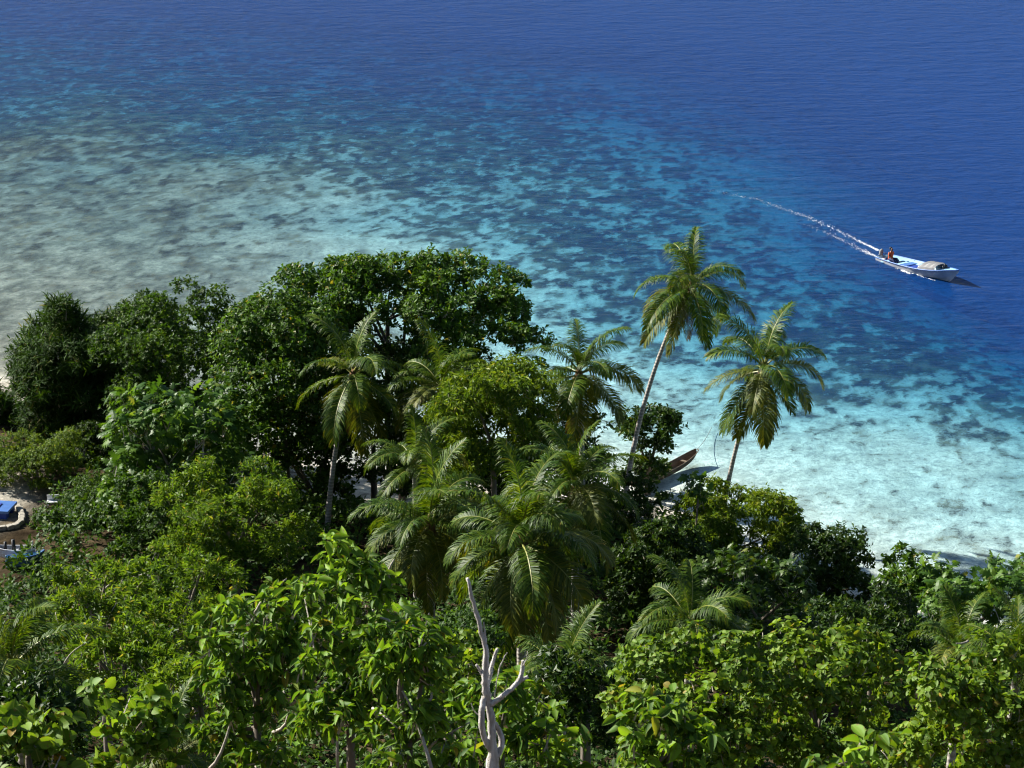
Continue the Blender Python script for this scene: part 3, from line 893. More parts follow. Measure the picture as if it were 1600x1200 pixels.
make_tree("fine_leaved_tree", "darker fine-leaved bush beside the sandy yard", "bush", (88, 235, 735, 870), 99.5, 'fine', 12, .42, seed=13, limbs=3, mat='round')
make_tree("breadfruit_tree", "breadfruit tree with big star-like lobed leaves before the headland trees", "tree", (145, 400, 590, 830), 95.5, 'bread', 20, .38, seed=14, limbs=6)
make_tree("mango_tree", "rounded bright green mango tree among the palm crowns", "tree", (662, 875, 562, 760), 91.5, 'mango', 20, .4, seed=15, limbs=4, scale=1.12, cover=.9)
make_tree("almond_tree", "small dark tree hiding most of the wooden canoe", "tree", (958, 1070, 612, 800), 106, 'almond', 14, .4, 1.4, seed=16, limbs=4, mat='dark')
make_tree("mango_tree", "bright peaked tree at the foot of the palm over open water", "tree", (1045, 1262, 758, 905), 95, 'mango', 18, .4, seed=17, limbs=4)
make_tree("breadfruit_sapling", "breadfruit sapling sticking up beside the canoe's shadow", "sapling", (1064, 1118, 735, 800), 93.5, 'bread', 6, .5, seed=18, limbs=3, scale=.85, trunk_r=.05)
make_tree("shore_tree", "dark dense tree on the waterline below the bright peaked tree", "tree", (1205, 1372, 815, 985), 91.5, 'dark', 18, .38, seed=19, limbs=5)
make_tree("shore_tree", "glossy large-leaved bush at the waterline, between the dark tree and the breadfruit", "bush", (1362, 1482, 858, 980), 88.5, 'dark', 11, .42, seed=20, limbs=4, scale=1.35, mat='almond')
make_tree("breadfruit_tree", "spreading breadfruit tree at the water's edge near the frame edge", "tree", (1425, 1630, 868, 1030), 84, 'bread', 14, .4, seed=21, limbs=5, scale=.85)
make_tree("breadfruit_tree", "breadfruit branch tip cut by the frame beyond the spreading breadfruit", "tree", (1572, 1660, 868, 990), 87, 'bread', 7, .45, seed=22, limbs=3, scale=.8)
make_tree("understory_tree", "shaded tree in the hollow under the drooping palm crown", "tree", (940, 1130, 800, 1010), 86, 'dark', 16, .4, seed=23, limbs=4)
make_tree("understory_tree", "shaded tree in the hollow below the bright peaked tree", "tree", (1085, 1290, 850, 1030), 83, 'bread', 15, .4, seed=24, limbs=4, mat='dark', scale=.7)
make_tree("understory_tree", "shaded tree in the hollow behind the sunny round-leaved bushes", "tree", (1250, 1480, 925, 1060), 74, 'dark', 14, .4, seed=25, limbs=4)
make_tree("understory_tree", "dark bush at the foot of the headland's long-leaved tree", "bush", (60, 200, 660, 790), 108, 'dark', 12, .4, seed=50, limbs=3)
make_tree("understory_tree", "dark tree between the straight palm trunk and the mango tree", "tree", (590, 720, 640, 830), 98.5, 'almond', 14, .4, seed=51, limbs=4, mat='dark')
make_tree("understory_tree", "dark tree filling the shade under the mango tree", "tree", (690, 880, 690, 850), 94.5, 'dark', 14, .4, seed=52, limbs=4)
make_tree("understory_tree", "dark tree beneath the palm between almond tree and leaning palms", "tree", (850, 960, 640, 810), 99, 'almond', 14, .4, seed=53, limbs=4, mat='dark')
make_tree("understory_tree", "leafy tree below the breadfruit tree beside the yard", "tree", (150, 330, 730, 900), 91, 'almond', 14, .4, seed=54, limbs=4, mat='round', scale=.8)
make_tree("almond_tree", "upper middle boughs of broad leaves behind the layered tree's crown", "tree", (505, 705, 376, 560), 105.5, 'almond', 14, .36, 2.0, seed=58, limbs=4)
make_tree("understory_tree", "dark bush around the foot of the tallest leaning palm", "bush", (915, 1045, 742, 860), 97, 'dark', 12, .38, seed=59, limbs=3)
make_tree("fine_leaved_tree", "small leafy bush between the stone edging and the little boats' bows", "bush", (46, 118, 790, 872), 98, 'fine', 8, .42, seed=60, limbs=3, mat='round', scale=1.2)
# thicket on the slope
make_tree("frangipani_bush", "leafy bush with pale bare twigs beside the straight palm trunk", "bush", (235, 500, 722, 925), 84, 'rosette', 22, .27, seed=26, limbs=5, twigs=40, cover=1.0, scale=1.15)
make_tree("frangipani_bush", "bright thicket bush just below the two little boats", "bush", (45, 260, 882, 1025), 66, 'rosette', 18, .27, seed=27, limbs=4, twigs=24, scale=1.1)
make_tree("frangipani_bush", "wide thicket bush between the little boats and the big-leaved tree", "bush", (165, 390, 860, 1060), 62, 'rosette', 20, .27, seed=28, limbs=4, twigs=26, scale=1.1)
make_tree("frangipani_bush", "dense middle bush of the slope thicket", "bush", (90, 300, 960, 1140), 52, 'rosette', 20, .27, seed=29, limbs=4, twigs=24, scale=1.1)
make_tree("frangipani_bush", "lowest bush of the slope thicket beside the big-leaved tree", "bush", (190, 440, 1010, 1210), 44, 'rosette', 20, .27, seed=30, limbs=4, twigs=18, scale=1.1)
make_tree("slope_bush", "shaded bush on the slope beneath the bushy palms", "bush", (600, 800, 955, 1130), 52, 'fine', 16, .38, seed=31, limbs=4, mat='round', scale=1.2)
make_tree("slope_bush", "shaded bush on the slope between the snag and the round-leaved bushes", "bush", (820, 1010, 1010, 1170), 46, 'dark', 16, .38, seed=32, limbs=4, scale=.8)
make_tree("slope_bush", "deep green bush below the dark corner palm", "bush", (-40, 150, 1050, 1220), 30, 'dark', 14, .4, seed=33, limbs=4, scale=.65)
# close by
make_tree("big_leaved_tree", "tallest sunlit tree with large drooping pointed leaves, peaking before the straight palm", "tree", (440, 650, 833, 1190), 19, 'broad', 20, .33, seed=34, limbs=7, singles=300, twigs=8, trunk_r=.05, cover=.85, scale=.52, low=-.9)
make_tree("big_leaved_tree", "lower big-leaved tree spreading towards the pale-twigged thicket", "tree", (298, 500, 895, 1250), 20.5, 'broad', 18, .33, seed=43, limbs=6, singles=260, twigs=10, trunk_r=.05, cover=.85, scale=.54)
make_tree("big_leaved_tree", "big-leaved tree filling the corner between the tallest one and the snag", "tree", (560, 715, 925, 1250), 18, 'broad', 16, .34, seed=44, limbs=6, singles=220, twigs=6, trunk_r=.05, cover=.8, scale=.48)
make_tree("round_leaved_bush", "small-leaved sunny bush between the snag and the big-leaved trees", "bush", (640, 790, 985, 1160), 27, 'disc', 14, .34, seed=45, limbs=4, singles=150, trunk_r=.04, scale=.7)
make_tree("round_leaved_bush", "sunny round-leaved bush between the snag and the young palm", "bush", (925, 1235, 985, 1230), 26, 'disc', 24, .34, seed=35, limbs=5, singles=300, twigs=10, trunk_r=.05, scale=.7, cover=.9)
make_tree("round_leaved_bush", "tallest sunny round-leaved bush, in the middle of its row", "bush", (1120, 1440, 962, 1240), 27, 'disc', 24, .34, seed=36, limbs=5, singles=300, twigs=10, trunk_r=.05, scale=.7, cover=.9)
make_tree("round_leaved_bush", "sunny round-leaved bush below the short palm tuft", "bush", (1370, 1650, 1000, 1250), 24, 'disc', 22, .34, seed=37, limbs=5, singles=300, twigs=10, trunk_r=.05, scale=.7, cover=.9)
make_tree("big_leaved_sapling", "sapling with large pointed leaves under the row of round-leaved bushes", "sapling", (945, 1150, 1075, 1270), 18, 'broad', 12, .4, seed=38, limbs=4, singles=200, trunk_r=.04, cover=.85, scale=.58)
make_tree("big_leaved_sapling", "sapling with large pointed leaves around the foot of the snag", "sapling", (640, 930, 1045, 1280), 20, 'broad', 16, .36, seed=39, limbs=5, singles=260, trunk_r=.04, cover=.75, scale=.6)
make_tree("big_leaved_sapling", "single bright spray of pointed leaves at the bottom edge below the round-leaved bushes", "sapling", (1265, 1400, 1125, 1260), 15, 'broad', 5, .5, seed=40, limbs=3, singles=80, trunk_r=.03, cover=.8, scale=.6)
make_tree("round_leaved_bush", "bright light green bush in the bottom corner below the dark palm", "bush", (-30, 120, 1095, 1250), 17, 'disc', 12, .4, seed=41, limbs=4, singles=200, trunk_r=.03, scale=.9)
make_tree("round_leaved_bush", "shaded leafy bush at the bottom edge beside the light green corner bush", "bush", (100, 300, 1060, 1260), 21, 'disc', 14, .38, seed=42, limbs=4, singles=200, trunk_r=.03, scale=1.0, mat='broad', cover=.55)

# low plants under the trees
def ground_cover():
    rng = np.random.default_rng(77)
    n = 30000
    y = 22 + 80 * rng.random(n) ** .75
    x = (rng.random(n) * 2 - 1) * (.235 * y + 4)
    v = zone(x, y)
    z = height_from(v, x, y)
    ok = (v < -.25) & (np.hypot((x + 23.6) / 3.2, (y - 96.5) / 10.0) > 1) & (np.hypot((x + 6.2) / 3.2, (y - 104.5) / 5.5) > 1)
    x, y, z = x[ok], y[ok], z[ok]
    hmax = .3 + 2.6 * fbm(x * .35, y * .35, 81, 3) ** 1.5
    hh = hmax * rng.random(len(x)) ** .5
    tips = np.stack([x, y, z + hh], 1)
    ax = unit(np.stack([rng.normal(0, .5, len(x)), rng.normal(0, .5, len(x)) - .2, np.ones(len(x))], 1))
    P, D, Nn, L, W = tip_sprays(rng, tips, ax, 7, .34, .13, (35, 95), .15, .05)
    V, F = leaves_geom(P, D, Nn, L, W, 'tiny')
    o = new("undergrowth", mesh_np("undergrowth", V, F, M['round']), kind="stuff", label="dark leafy undergrowth covering the ground between the trees", cat="undergrowth")
ground_cover()

# ------------------------------------------------------------------ the bare snag
def px_path(pts, Y):
    return np.array([at(p[0], p[1], Y + (p[3] if len(p) > 3 else 0)) for p in pts]), np.array([p[2] for p in pts]) * Y / cp / FPX
def refine(P, r, k=4):
    t = np.arange(len(P)); q = np.linspace(0, len(P) - 1, (len(P) - 1) * k + 1)
    Q = np.stack([np.interp(q, t, P[:, c]) for c in range(3)], 1)
    for _ in range(2):
        Q[1:-1] = (Q[:-2] + 2 * Q[1:-1] + Q[2:]) / 4
    return Q, np.interp(q, t, r)
SN_Y = 14.0
foot = at(769, 1200, SN_Y)
sb = np.array([foot[0] + .05, SN_Y, ground_z(foot[0] + .05, SN_Y)])
snag = empty("dead_tree", sb, "bare bleached white dead tree with forked broken branches", "dead tree")
P, r = px_path([(770, 1290, 15), (769, 1200, 11), (771, 1173, 8.5), (768, 1147, 6.5), (767, 1120, 6), (763, 1093, 6.2), (758, 1067, 6.2), (759, 1040, 5.6), (759, 1005, 4.6), (749, 981, 3.8), (740, 941, 3.2), (730, 903, 2.4)], SN_Y)
P = np.concatenate([[sb - np.array([0, 0, .3])], P]); r = np.concatenate([[r[0] * 1.3], r])
P, r = refine(P, r)
rg = np.random.default_rng(4)
v, f = tube(P + rg.normal(0, .003, P.shape) - sb, r * rg.uniform(.86, 1.12, len(r)), 12)
new("trunk", mesh_py("trunk", v, f, M['dead_wood'], True), snag)
for pts in ([(766, 1101, 5.2), (780, 1091, 4.2), (793, 1082, 4), (812, 1064, 4, .1), (816, 1048, 3.6, .12), (817, 1032, 2.6, .12)],
            [(811, 1065, 3.6, .1), (825, 1057, 2.6, .14)],
            [(757, 1088, 5), (753, 1105, 5, -.03), (752, 1130, 5.2, -.05), (756, 1152, 5, -.03), (766, 1172, 5)],
            [(768, 1128, 4), (775, 1131, 4.2, .02), (783, 1150, 5, .04), (785, 1166, 5, .02), (774, 1184, 5.5)],
            [(761, 1075, 4), (766, 1055, 3.6, .06), (769, 1037, 3.2, .08), (777, 1013, 2.4, .1)],
            [(757, 1058, 3.4), (751, 1049, 2.8), (744, 1038, 1.8)],
            [(759, 1006, 2.4), (758, 990, 1.6), (756, 972, .9)],
            [(745, 962, 1.0), (738, 955, .7), (734, 943, .4)], [(817, 1040, 1.0), (823, 1030, .6), (824, 1018, .4)], [(752, 1120, 1.2), (741, 1112, .8), (736, 1099, .5)],
            [(772, 1090, 1.1), (776, 1065, 1), (781, 1040, .9), (792, 1020, .7)]):
    P, r = refine(*px_path(pts, SN_Y))
    v, f = tube(P + rg.normal(0, .0015, P.shape) - sb, r, 8)
    new("branch", mesh_py("branch", v, f, M['dead_wood'], True), snag)

# ------------------------------------------------------------------ boats
M['hull_white'] = plain("weathered_white_hull", (0.44, 0.46, 0.50), 0.45, 0.28, 2.5)
M['boat_blue'] = plain("blue_boat_paint", (0.07, 0.17, 0.45), 0.4, 0.25, 3)
M['boat_pale'] = plain("pale_blue_boat_paint", (0.33, 0.60, 0.80), 0.5, 0.15, 3)
M['boat_deep'] = plain("deep_blue_cover", (0.02, 0.06, 0.33), 0.6, 0.3, 4)
M['canvas'] = plain("grey_canvas", (0.27, 0.27, 0.27), 0.85, 0.2, 3, spec=.15)
M['black'] = plain("dark_gear", (0.02, 0.02, 0.025), 0.5, 0.3, 5)
M['steel'] = plain("steel_tube", (0.5, 0.5, 0.52), 0.35, 0.2, 8, metallic=.7)
M['foam'] = plain("white_foam", (0.85, 0.87, 0.88), 0.7, 0.06, 4)
M['wood'] = bark_mat("canoe_wood", (0.05, 0.036, 0.025), (0.17, 0.12, 0.08), (2, 9, 9))
M['wood_in'] = bark_mat("canoe_inner_wood", (0.10, 0.075, 0.05), (0.24, 0.19, 0.14), (2, 9, 9))
M['skin'] = plain("brown_skin", (0.16, 0.075, 0.04), 0.5, 0.1, 8)
M['hair'] = plain("black_hair", (0.012, 0.010, 0.009), 0.55, 0.2, 30)
M['vest'] = plain("orange_red_shirt", (0.62, 0.09, 0.02), 0.7, 0.2, 9)
M['trousers'] = plain("navy_trousers", (0.02, 0.03, 0.10), 0.8, 0.2, 9)
M['white'] = plain("white_plastic", (0.75, 0.76, 0.78), 0.4, 0.12, 4)
M['stone'] = plain("coral_stone", (0.40, 0.37, 0.30), 0.9, 0.45, 5, bump=.6)

def hull_rows(st, n=26):
    """st: columns x, half beam at gunwale, gunwale z, half beam at chine, chine z, keel z"""
    st = np.array(st, float)
    t = np.linspace(0, 1, n)
    k = np.linspace(0, 1, len(st))
    return np.stack([np.interp(t, k, st[:, c]) for c in range(6)], 1)

def hull_mesh(name, st, mat, inset=0.0, floor=None, n=26):
    R = hull_rows(st, n)
    sm = R.copy()
    for _ in range(3): sm[1:-1] = (sm[:-2] + 2 * sm[1:-1] + sm[2:]) / 4
    R = sm
    V, F = [], []
    for x, bg, zg, bc, zc, zk in R:
        bg, bc = max(bg - inset, .004), max(bc - inset, .003)
        if floor is not None:
            zk = max(zk, floor); zc = max(zc, floor)
        V += [(x, bg, zg), (x, (bg * .55 + bc * .45), (zg * .5 + zc * .5)), (x, bc, zc), (x, 0, zk), (x, -bc, zc), (x, -(bg * .55 + bc * .45), (zg * .5 + zc * .5)), (x, -bg, zg)]
    for i in range(n - 1):
        for j in range(6):
            a = i * 7 + j
            q = [a, a + 1, a + 8, a + 7]
            F.append(q if inset == 0 else q[::-1])
    F.append([0, 1, 2, 3, 4, 5, 6][::-1] if inset == 0 else [0, 1, 2, 3, 4, 5, 6])
    return mesh_py(name, V, F, mat, False), R

def rail(R, r, dz=0.0):
    side = np.concatenate([np.stack([R[:, 0], R[:, 1], R[:, 2] + dz], 1), np.stack([R[::-1, 0], -R[::-1, 1], R[::-1, 2] + dz], 1)])
    return tube(side, r, 6)

def part(name, VF, mat, parent, smooth=False):
    return new(name, mesh_py(name, VF[0], VF[1], mat, smooth), parent)

w0, w1 = on_ground(1378, 404), on_ground(1486, 441)
hd = math.atan2(w1[1] - w0[1], w1[0] - w0[0])
mid = (w0 + w1) / 2
boat = empty("motor_boat", (mid[0], mid[1], -0.10), "long open motor boat with blue rails and grey canvas shelter, under way", "boat", rz=hd)
boat.rotation_euler = (0, -.035, hd)
boat.scale = (.93, .93, .8)
ST = [(-3.35, .62, .52, .52, -.02, -.22), (-2.2, .76, .52, .62, -.04, -.24), (-.8, .86, .54, .68, -.03, -.25), (.8, .88, .60, .62, .0, -.24), (2.0, .76, .72, .42, .10, -.20), (2.8, .54, .86, .20, .24, -.16), (3.3, .32, .98, .07, .42, -.05), (4.05, .02, 1.10, .01, 1.02, .95)]
me, RR = hull_mesh("hull", ST, M['hull_white'])
hull = new("hull", me, boat)
me, _ = hull_mesh("inner_lining", ST, M['boat_pale'], .05, .02)
new("inner_lining", me, boat)
part("rub_rail", rail(RR, .045, .0), M['boat_blue'], boat, True)
# foredeck
fd = [q for q in RR if q[0] > 2.35]
V = [(q[0], q[1] * .96, q[2] - .03) for q in fd] + [(q[0], -q[1] * .96, q[2] - .03) for q in fd] + [(q[0], 0, q[2] + .02) for q in fd]
m_ = len(fd)
F = [[i, 2 * m_ + i, 2 * m_ + i + 1, i + 1] for i in range(m_ - 1)] + [[2 * m_ + i, m_ + i, m_ + i + 1, 2 * m_ + i + 1] for i in range(m_ - 1)]
part("foredeck", (V, F), M['boat_pale'], boat)
for x in (-2.55, -1.45, .75):
    part("thwart", box(x - .13, x + .13, -.72, .72, .28, .33), M['boat_pale'], boat)
part("storage_box", box(-.75, .25, -.42, .38, .04, .40), M['boat_deep'], boat)
part("seat_cushion", box(-.95, -.45, -.55, .55, .402, .46), M['boat_blue'], boat)
# canvas shelter: an arched cover on hoops
na, nl = 11, 7
ang = np.linspace(0, math.pi, na)
V = []
for k in range(nl):
    x = .95 + 1.45 * k / (nl - 1)
    hh = .44 * (1 - .10 * math.cos(k * math.pi)) * np.interp(k, [0, 1, nl - 2, nl - 1], [.72, 1, 1, .92])
    bb = np.interp(x, RR[:, 0], RR[:, 1]) * .93
    zz = np.interp(x, RR[:, 0], RR[:, 2])
    V += [(x, bb * math.cos(a) * (1 - .0 * k), zz + hh * math.sin(a) ** .7 if a not in (0,) else zz) for a in ang]
F = [[i * na + j, i * na + j + 1, (i + 1) * na + j + 1, (i + 1) * na + j] for i in range(nl - 1) for j in range(na - 1)]
F.append(list(range(na)))
cv = part("canvas_shelter", (V, F), M['canvas'], boat)
so = cv.modifiers.new("thickness", 'SOLIDIFY'); so.thickness = .02
for x in (1.0, 1.7, 2.38):
    bb = np.interp(x, RR[:, 0], RR[:, 1]) * .9; zz = np.interp(x, RR[:, 0], RR[:, 2])
    hp = [(x, bb * math.cos(a), zz + .39 * math.sin(a) ** .7) for a in np.linspace(.02, math.pi - .02, 12)]
    part("hoop", tube(hp, .016, 6), M['steel'], boat, True)
part("mooring_bollard", tube([(2.62, .1, .85), (2.62, .1, 1.25)], .05, 8), M['black'], boat, True)
part("mooring_bollard", tube([(2.72, -.14, .85), (2.72, -.14, 1.15)], .045, 8), M['black'], boat, True)
for x, sy in ((-1.0, 1), (.35, 1), (-1.9, 1)):
    part("cleat", box(x - .05, x + .05, sy * .80 - .02, sy * .80 + .02, .46, .54), M['black'], boat)
# outboard motor
om = part("outboard_motor", tube([(-3.5, .05, .45), (-3.52, .05, .6), (-3.5, .05, .85), (-3.44, .05, 1.0)], [.10, .14, .14, .07], 10), M['canvas'], boat, True)
part("shaft", tube([(-3.52, .05, .5), (-3.55, .05, -.45)], [.07, .05], 8), M['black'], om, True)
part("tiller", tube([(-3.4, .05, .72), (-2.95, .02, .78)], .022, 6), M['black'], om, True)
part("fuel_can", box(-3.15, -2.85, -.45, -.15, .04, .38), M['white'], boat)

# ------------------------------------------------------------------ the helmsman
def skin_body(name, verts, edges, radii, mat, root=0, levels=2):
    me = bpy.data.meshes.new(name)
    me.from_pydata(verts, edges, [])
    o = bpy.data.objects.new(name, me)
    me.materials.append(mat)
    md = o.modifiers.new("skin", 'SKIN'); md.use_smooth_shade = True
    for i, r_ in enumerate(radii):
        sv = me.skin_vertices[0].data[i]
        sv.radius = r_ if isinstance(r_, tuple) else (r_, r_)
        sv.use_root = (i == root)
    su = o.modifiers.new("smooth", 'SUBSURF'); su.levels = su.render_levels = levels
    return o
bm_ = boat.matrix_basis.copy() if False else Matrix.Translation((mid[0], mid[1], -.10)) @ Matrix.Rotation(hd, 4, 'Z') @ Matrix.Rotation(-.035, 4, 'Y')
pv, pe, pr = [], [], []
def J(p, r, a=None):
    pv.append(p); pr.append(r)
    if a is not None: pe.append((a, len(pv) - 1))
    return len(pv) - 1
# seated on the rear thwart facing the bow, one hand back on the tiller
pel = J((0, 0, .06), (.15, .12)); wa = J((.0, 0, .22), (.13, .10), pel); ch = J((.05, 0, .42), (.16, .12), wa); sh = J((.07, 0, .54), (.11, .08), ch)
nk = J((.10, 0, .62), .055, sh); hd0 = J((.12, 0, .70), (.075, .085), nk); hd1 = J((.125, 0, .79), (.08, .09), hd0); hd2 = J((.12, 0, .86), .05, hd1)
ns_ = J((.205, 0, .755), .018, hd1)
for sg in (1, -1):
    s1 = J((.06, .19 * sg, .52), .06, sh)
    if sg > 0:
        e1 = J((-.10, .27, .31), .046, s1); h1 = J((-.28, .14, .30), .034, e1); pm = J((-.35, .10, .30), (.036, .02), h1)
        fx, fy, fz = -1.0, -.4, -.15
    else:
        e1 = J((.16, -.27, .30), .046, s1); h1 = J((.36, -.20, .20), .034, e1); pm = J((.43, -.18, .18), (.036, .02), h1)
        fx, fy, fz = .95, .1, -.35
    for q in range(4):
        off = (q - 1.5) * .019
        k1 = J((pv[pm][0] + fx * .05, pv[pm][1] + off + fy * .03, pv[pm][2] + fz * .04), .0095, pm)
        J((pv[pm][0] + fx * (.075 + .01 * (q in (1, 2))), pv[pm][1] + off + fy * .04, pv[pm][2] + fz * .06 - .025), .008, k1)
    t1 = J((pv[h1][0] + fx * .04, pv[h1][1] - .045 * sg, pv[h1][2] - .01), .011, h1)
    J((pv[h1][0] + fx * .08, pv[h1][1] - .055 * sg, pv[h1][2] - .03), .009, t1)
    hp_ = J((.06, .10 * sg, .06), .09, pel); kn = J((.46, .15 * sg, .12 + .03 * sg), .062, hp_); an = J((.62, .14 * sg, -.22), .042, kn); J((.76, .15 * sg, -.25), (.045, .03), an)
person = skin_body("person", pv, pe, pr, M['skin'], pel, 1)
person.matrix_basis = bm_ @ Matrix.Translation((-2.40, .05, .27)) @ Matrix.Scale(.92, 4)
link(person, None, "person in an orange-red shirt and navy trousers steering from the stern", "person")
# clothes and hair over the body
def loft(rows, n=12):
    V, F = [], []
    for (cx, cy, cz, ax, ay) in rows:
        V += [(cx + ax * math.cos(a), cy + ay * math.sin(a), cz) for a in np.arange(n) * 2 * math.pi / n]
    for i in range(len(rows) - 1):
        F += [[i * n + j, i * n + (j + 1) % n, (i + 1) * n + (j + 1) % n, (i + 1) * n + j] for j in range(n)]
    return V, F
part("shirt", loft([(0, 0, .03, .165, .185), (.0, 0, .16, .15, .175), (.03, 0, .32, .155, .195), (.055, 0, .44, .155, .225), (.07, 0, .53, .12, .2), (.09, 0, .585, .075, .085)]), M['vest'], person, True)
for sg in (1, -1):
    e = (-.03, .235 * sg, .40) if sg > 0 else (.115, -.24, .40)
    part("sleeve", tube([(.06, .16 * sg, .525), e], [.078, .066], 10, False), M['vest'], person, True)
    part("trouser_leg", tube([(.02, .09 * sg, .05), (.26, .13 * sg, .09), (.46, .15 * sg, .12 + .03 * sg), (.57, .145 * sg, -.08), (.61, .14 * sg, -.17)], [.125, .10, .082, .07, .06], 10, False), M['trousers'], person, True)
hair = part("hair", loft([(.10, 0, .745, .105, .098), (.105, 0, .80, .103, .098), (.11, 0, .85, .092, .088), (.115, 0, .89, .06, .06), (.115, 0, .905, .01, .01)]), M['hair'], person, True)
hair.rotation_euler = (0, -.12, 0)

# ------------------------------------------------------------------ wake
def wake():
    rng = np.random.default_rng(5)
    V, F = [], []
    def fleck(p, s):
        n = 6
        o = len(V)
        a0 = rng.uniform(0, 6.28)
        for j in range(n):
            a = a0 + j * 2 * math.pi / n
            rr = s * rng.uniform(.5, 1.25)
            V.append((p[0] + rr * math.cos(a), p[1] + rr * math.sin(a), .006))
        V.append((p[0], p[1], .012 + s * rng.uniform(.15, .5)))
        for j in range(n): F.append([o + j, o + (j + 1) % n, o + n])
    def trail(path, n, width, smin, smax, power):
        g = np.array([on_ground(*q)[:2] for q in path])
        for _ in range(n):
            t = rng.random() ** power
            q = t * (len(g) - 1); i = min(int(q), len(g) - 2)
            c = g[i] + (g[i + 1] - g[i]) * (q - i)
            clump = .35 + .65 * vnoise(np.array([c[0] * 1.3]), np.array([c[1] * 1.3]), 3)[0]
            if rng.random() > clump + .15 * (1 - t): continue
            p = c + rng.normal(0, width * (.35 + .65 * min(1, 3 * t)), 2)
            fleck(p, rng.uniform(smin, smax) * (1.25 - .85 * t))
    trail([(1372, 391), (1345, 378), (1300, 356), (1260, 338), (1222, 326), (1185, 312), (1145, 304), (1110, 297)], 850, .15, .01, .05, 1.7)
    trail([(1370, 402), (1350, 392), (1318, 375), (1290, 363), (1255, 350)], 400, .17, .01, .045, 1.2)
    trail([(1382, 404), (1372, 401), (1352, 394)], 120, .09, .02, .07, 1.3)
    for a, b, n in (((1391, 413), (1396, 416), 14), ((1409, 422), (1420, 427), 60), ((1434, 429), (1445, 431), 60), ((1400, 419), (1460, 438), 40)):
        ga, gb = on_ground(*a)[:2], on_ground(*b)[:2]
        for _ in range(n):
            fleck(ga + (gb - ga) * rng.random() + rng.normal(0, .05, 2), rng.uniform(.02, .07))
    o = new("wake_foam", mesh_py("wake_foam", V, F, M['foam']), kind="stuff", label="broken white foam trailing behind the motor boat", cat="foam")
wake()

# ------------------------------------------------------------------ canoe on the beach
tip = on_ground(1089, 702, .60)
cd_ = on_ground(1114, 715) - on_ground(1048, 748)
ch_ = math.atan2(cd_[1], cd_[0])
cb = tip - np.array([math.cos(ch_), math.sin(ch_), 0]) * 2.75
canoe = empty("wooden_canoe", (cb[0], cb[1], .12), "brown wooden canoe with upturned end poking out past a dark tree", "canoe", rz=ch_)
CS = [(-2.75, .05, .50, .03, .30, .22), (-2.3, .22, .36, .14, .05, .0), (-1.2, .34, .28, .24, -.02, -.08), (0, .38, .26, .28, -.03, -.1), (1.2, .34, .29, .24, -.02, -.08), (2.1, .27, .37, .16, .06, .0), (2.55, .18, .44, .08, .22, .14), (2.75, .10, .48, .04, .36, .30)]
me, CR = hull_mesh("hull", CS, M['wood']); new("hull", me, canoe)
me, _ = hull_mesh("inside", CS, M['wood_in'], .035, -.02); new("inside", me, canoe)
part("gunwale", rail(CR, .022), M['wood_in'], canoe, True)
for x in (-1.4, .2, 1.6):
    part("thwart", box(x - .08, x + .08, -.33, .33, .20, .23), M['wood_in'], canoe)
tip2 = on_ground(1112, 668, .02)
rp = bez(tip, (tip + tip2) / 2 - np.array([0, 0, .25]), tip2, 10)
rope = new("mooring_rope", mesh_py("mooring_rope", *tube(rp, .012, 5), M['bark'], True), label="thin mooring rope running from the canoe into the shallows", cat="rope")

# ------------------------------------------------------------------ the sandy yard
def little_boat(label, px, py, L, B, heading, hullm, inm, roll=0.0, lift=.18):
    g = on_ground(px, py, 1.0)
    z = ground_z(g[0], g[1])
    g = on_ground(px, py, z + .3)
    z = ground_z(g[0], g[1])
    b = empty("dinghy", (g[0], g[1], z + lift), label, "dinghy", rz=heading)
    b.rotation_euler = (roll, 0, heading)
    q = L / 2
    S = [(-q, B * .40, .36, B * .32, .0, -.10), (-q * .5, B * .48, .34, B * .38, -.03, -.15), (0, B * .5, .34, B * .38, -.03, -.15), (q * .55, B * .40, .38, B * .26, .0, -.12), (q * .88, B * .18, .45, B * .08, .12, .0), (q, .03, .50, .02, .30, .22)]
    me, R = hull_mesh("hull", S, hullm, n=18); new("hull", me, b)
    me, _ = hull_mesh("inside", S, inm, .035, -.02, n=18); new("inside", me, b)
    part("rail", rail(R, .03), hullm, b, True)
    part("thwart", box(-.12, .06, -B * .45, B * .45, .2, .24), inm, b)
    return b
db = little_boat("small white dinghy with dark uprights, pulled up in the shade of the yard", 24, 868, 1.75, .8, math.pi * 1.02, M['white'], M['hull_white'], .12)
part("upright", tube([(.02, .1, .1), (.05, .1, .75)], [.1, .07], 8), M['black'], db, True)
part("upright", tube([(.42, -.05, .1), (.40, -.05, .62)], [.08, .06], 8), M['black'], db, True)
part("upright", tube([(-.78, .25, .1), (-.78, .25, .72)], .03, 6), M['hull_white'], db, True)
little_boat("small blue dinghy lying just below the white one", 40, 880, 1.6, .75, .25, M['boat_blue'], M['boat_pale'], -.2)
g = on_ground(2, 808, 1.5)
gz_ = ground_z(g[0], g[1])
rf = empty("blue_raft", (g[0], g[1], gz_), "flat blue painted raft on the sandy yard, cut off by the frame", "raft", rz=-.15)
part("deck", box(-1.1, .55, -.62, .62, .30, .42), M['boat_blue'], rf)
part("float", box(-1.0, .45, -.55, -.2, .02, .298), M['boat_deep'], rf)
part("float", box(-1.0, .45, .2, .55, .02, .298), M['boat_deep'], rf)
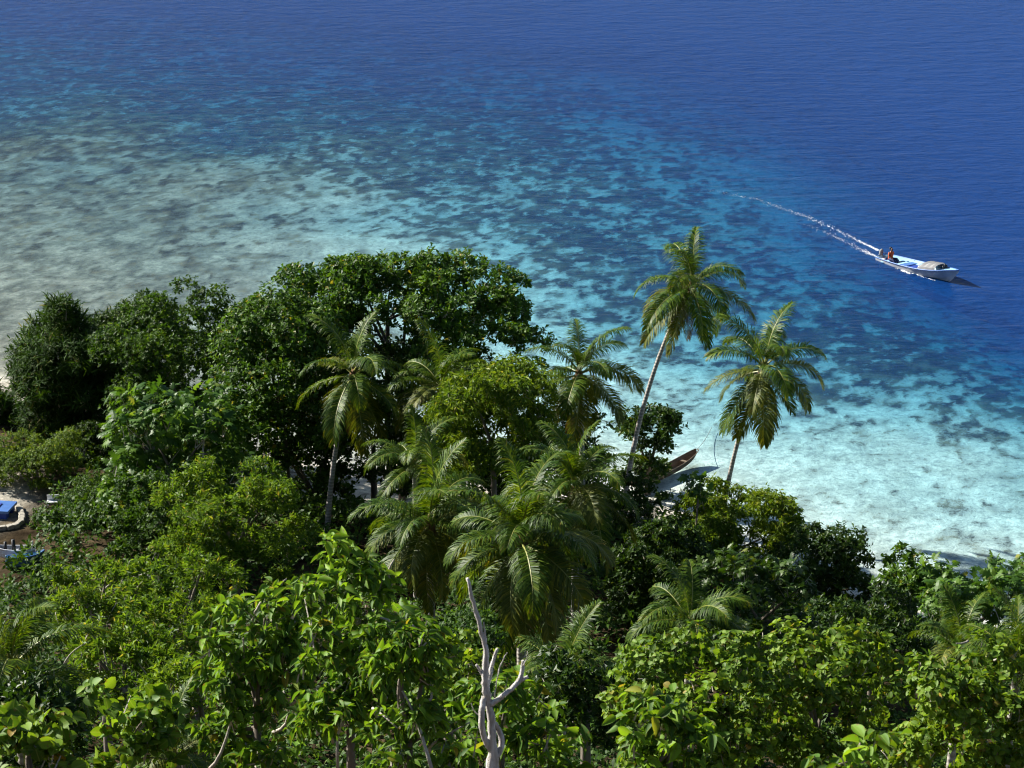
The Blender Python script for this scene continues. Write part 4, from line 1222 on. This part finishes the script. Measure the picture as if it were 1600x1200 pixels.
part("hatch", box(-.45, .0, -.25, .25, .423, .46), M['boat_deep'], rf)
pw = []
for q in ((-40, 836), (-10, 836), (12, 834), (26, 830), (34, 823), (35, 814), (32, 804), (28, 797)):
    p = on_ground(*q, 1.5); p[2] = ground_z(p[0], p[1]); pw.append(p)
pw = np.array(pw)
wl = empty("garden_wall", pw[0], "low curved stone edging around the sandy yard", "wall")
rw = np.random.default_rng(9)
st_me = []
for k in range(4):
    bm = bmesh.new(); bmesh.ops.create_cube(bm, size=1.0)
    bmesh.ops.bevel(bm, geom=bm.edges[:], offset=.12, segments=1, affect='EDGES')
    for v_ in bm.verts: v_.co += Vector(rw.normal(0, .03, 3))
    me = bpy.data.meshes.new("stone"); bm.to_mesh(me); bm.free(); me.materials.append(M['stone']); st_me.append(me)
cum = np.concatenate([[0], np.cumsum(np.linalg.norm(np.diff(pw[:, :2], axis=0), axis=1))])
sl = 0
while sl < cum[-1]:
    w_ = rw.uniform(.24, .4)
    c = np.array([np.interp(sl + w_ / 2, cum, pw[:, i]) for i in range(3)])
    i = min(np.searchsorted(cum, sl + w_ / 2, 'right') - 1, len(pw) - 2)
    dr = pw[i + 1] - pw[i]
    for lv in range(1):
        o = bpy.data.objects.new("stone", st_me[int(rw.integers(4))])
        o.location = tuple(c - pw[0] + np.array([0, 0, .1 + lv * .19]))
        o.rotation_euler = (0, 0, math.atan2(dr[1], dr[0]) + rw.normal(0, .06))
        o.scale = (w_, rw.uniform(.24, .32), .2)
        link(o, wl)
    sl += w_ + .01
g = on_ground(84, 797, 1.5); gz_ = ground_z(g[0], g[1])
bn = empty("garden_bench", (g[0], g[1], gz_), "small white bench in the shade beside the yard", "bench", rz=.1)
part("seat", box(-.28, .28, -.16, .16, .30, .34), M['white'], bn)
part("backrest", box(-.28, .28, .13, .165, .345, .58), M['white'], bn)
for sx in (-1, 1):
    for sy in (-1, 1):
        part("leg", box(sx * .25 - .02, sx * .25 + .02, sy * .13 - .02, sy * .13 + .02, -.02, .298), M['white'], bn)
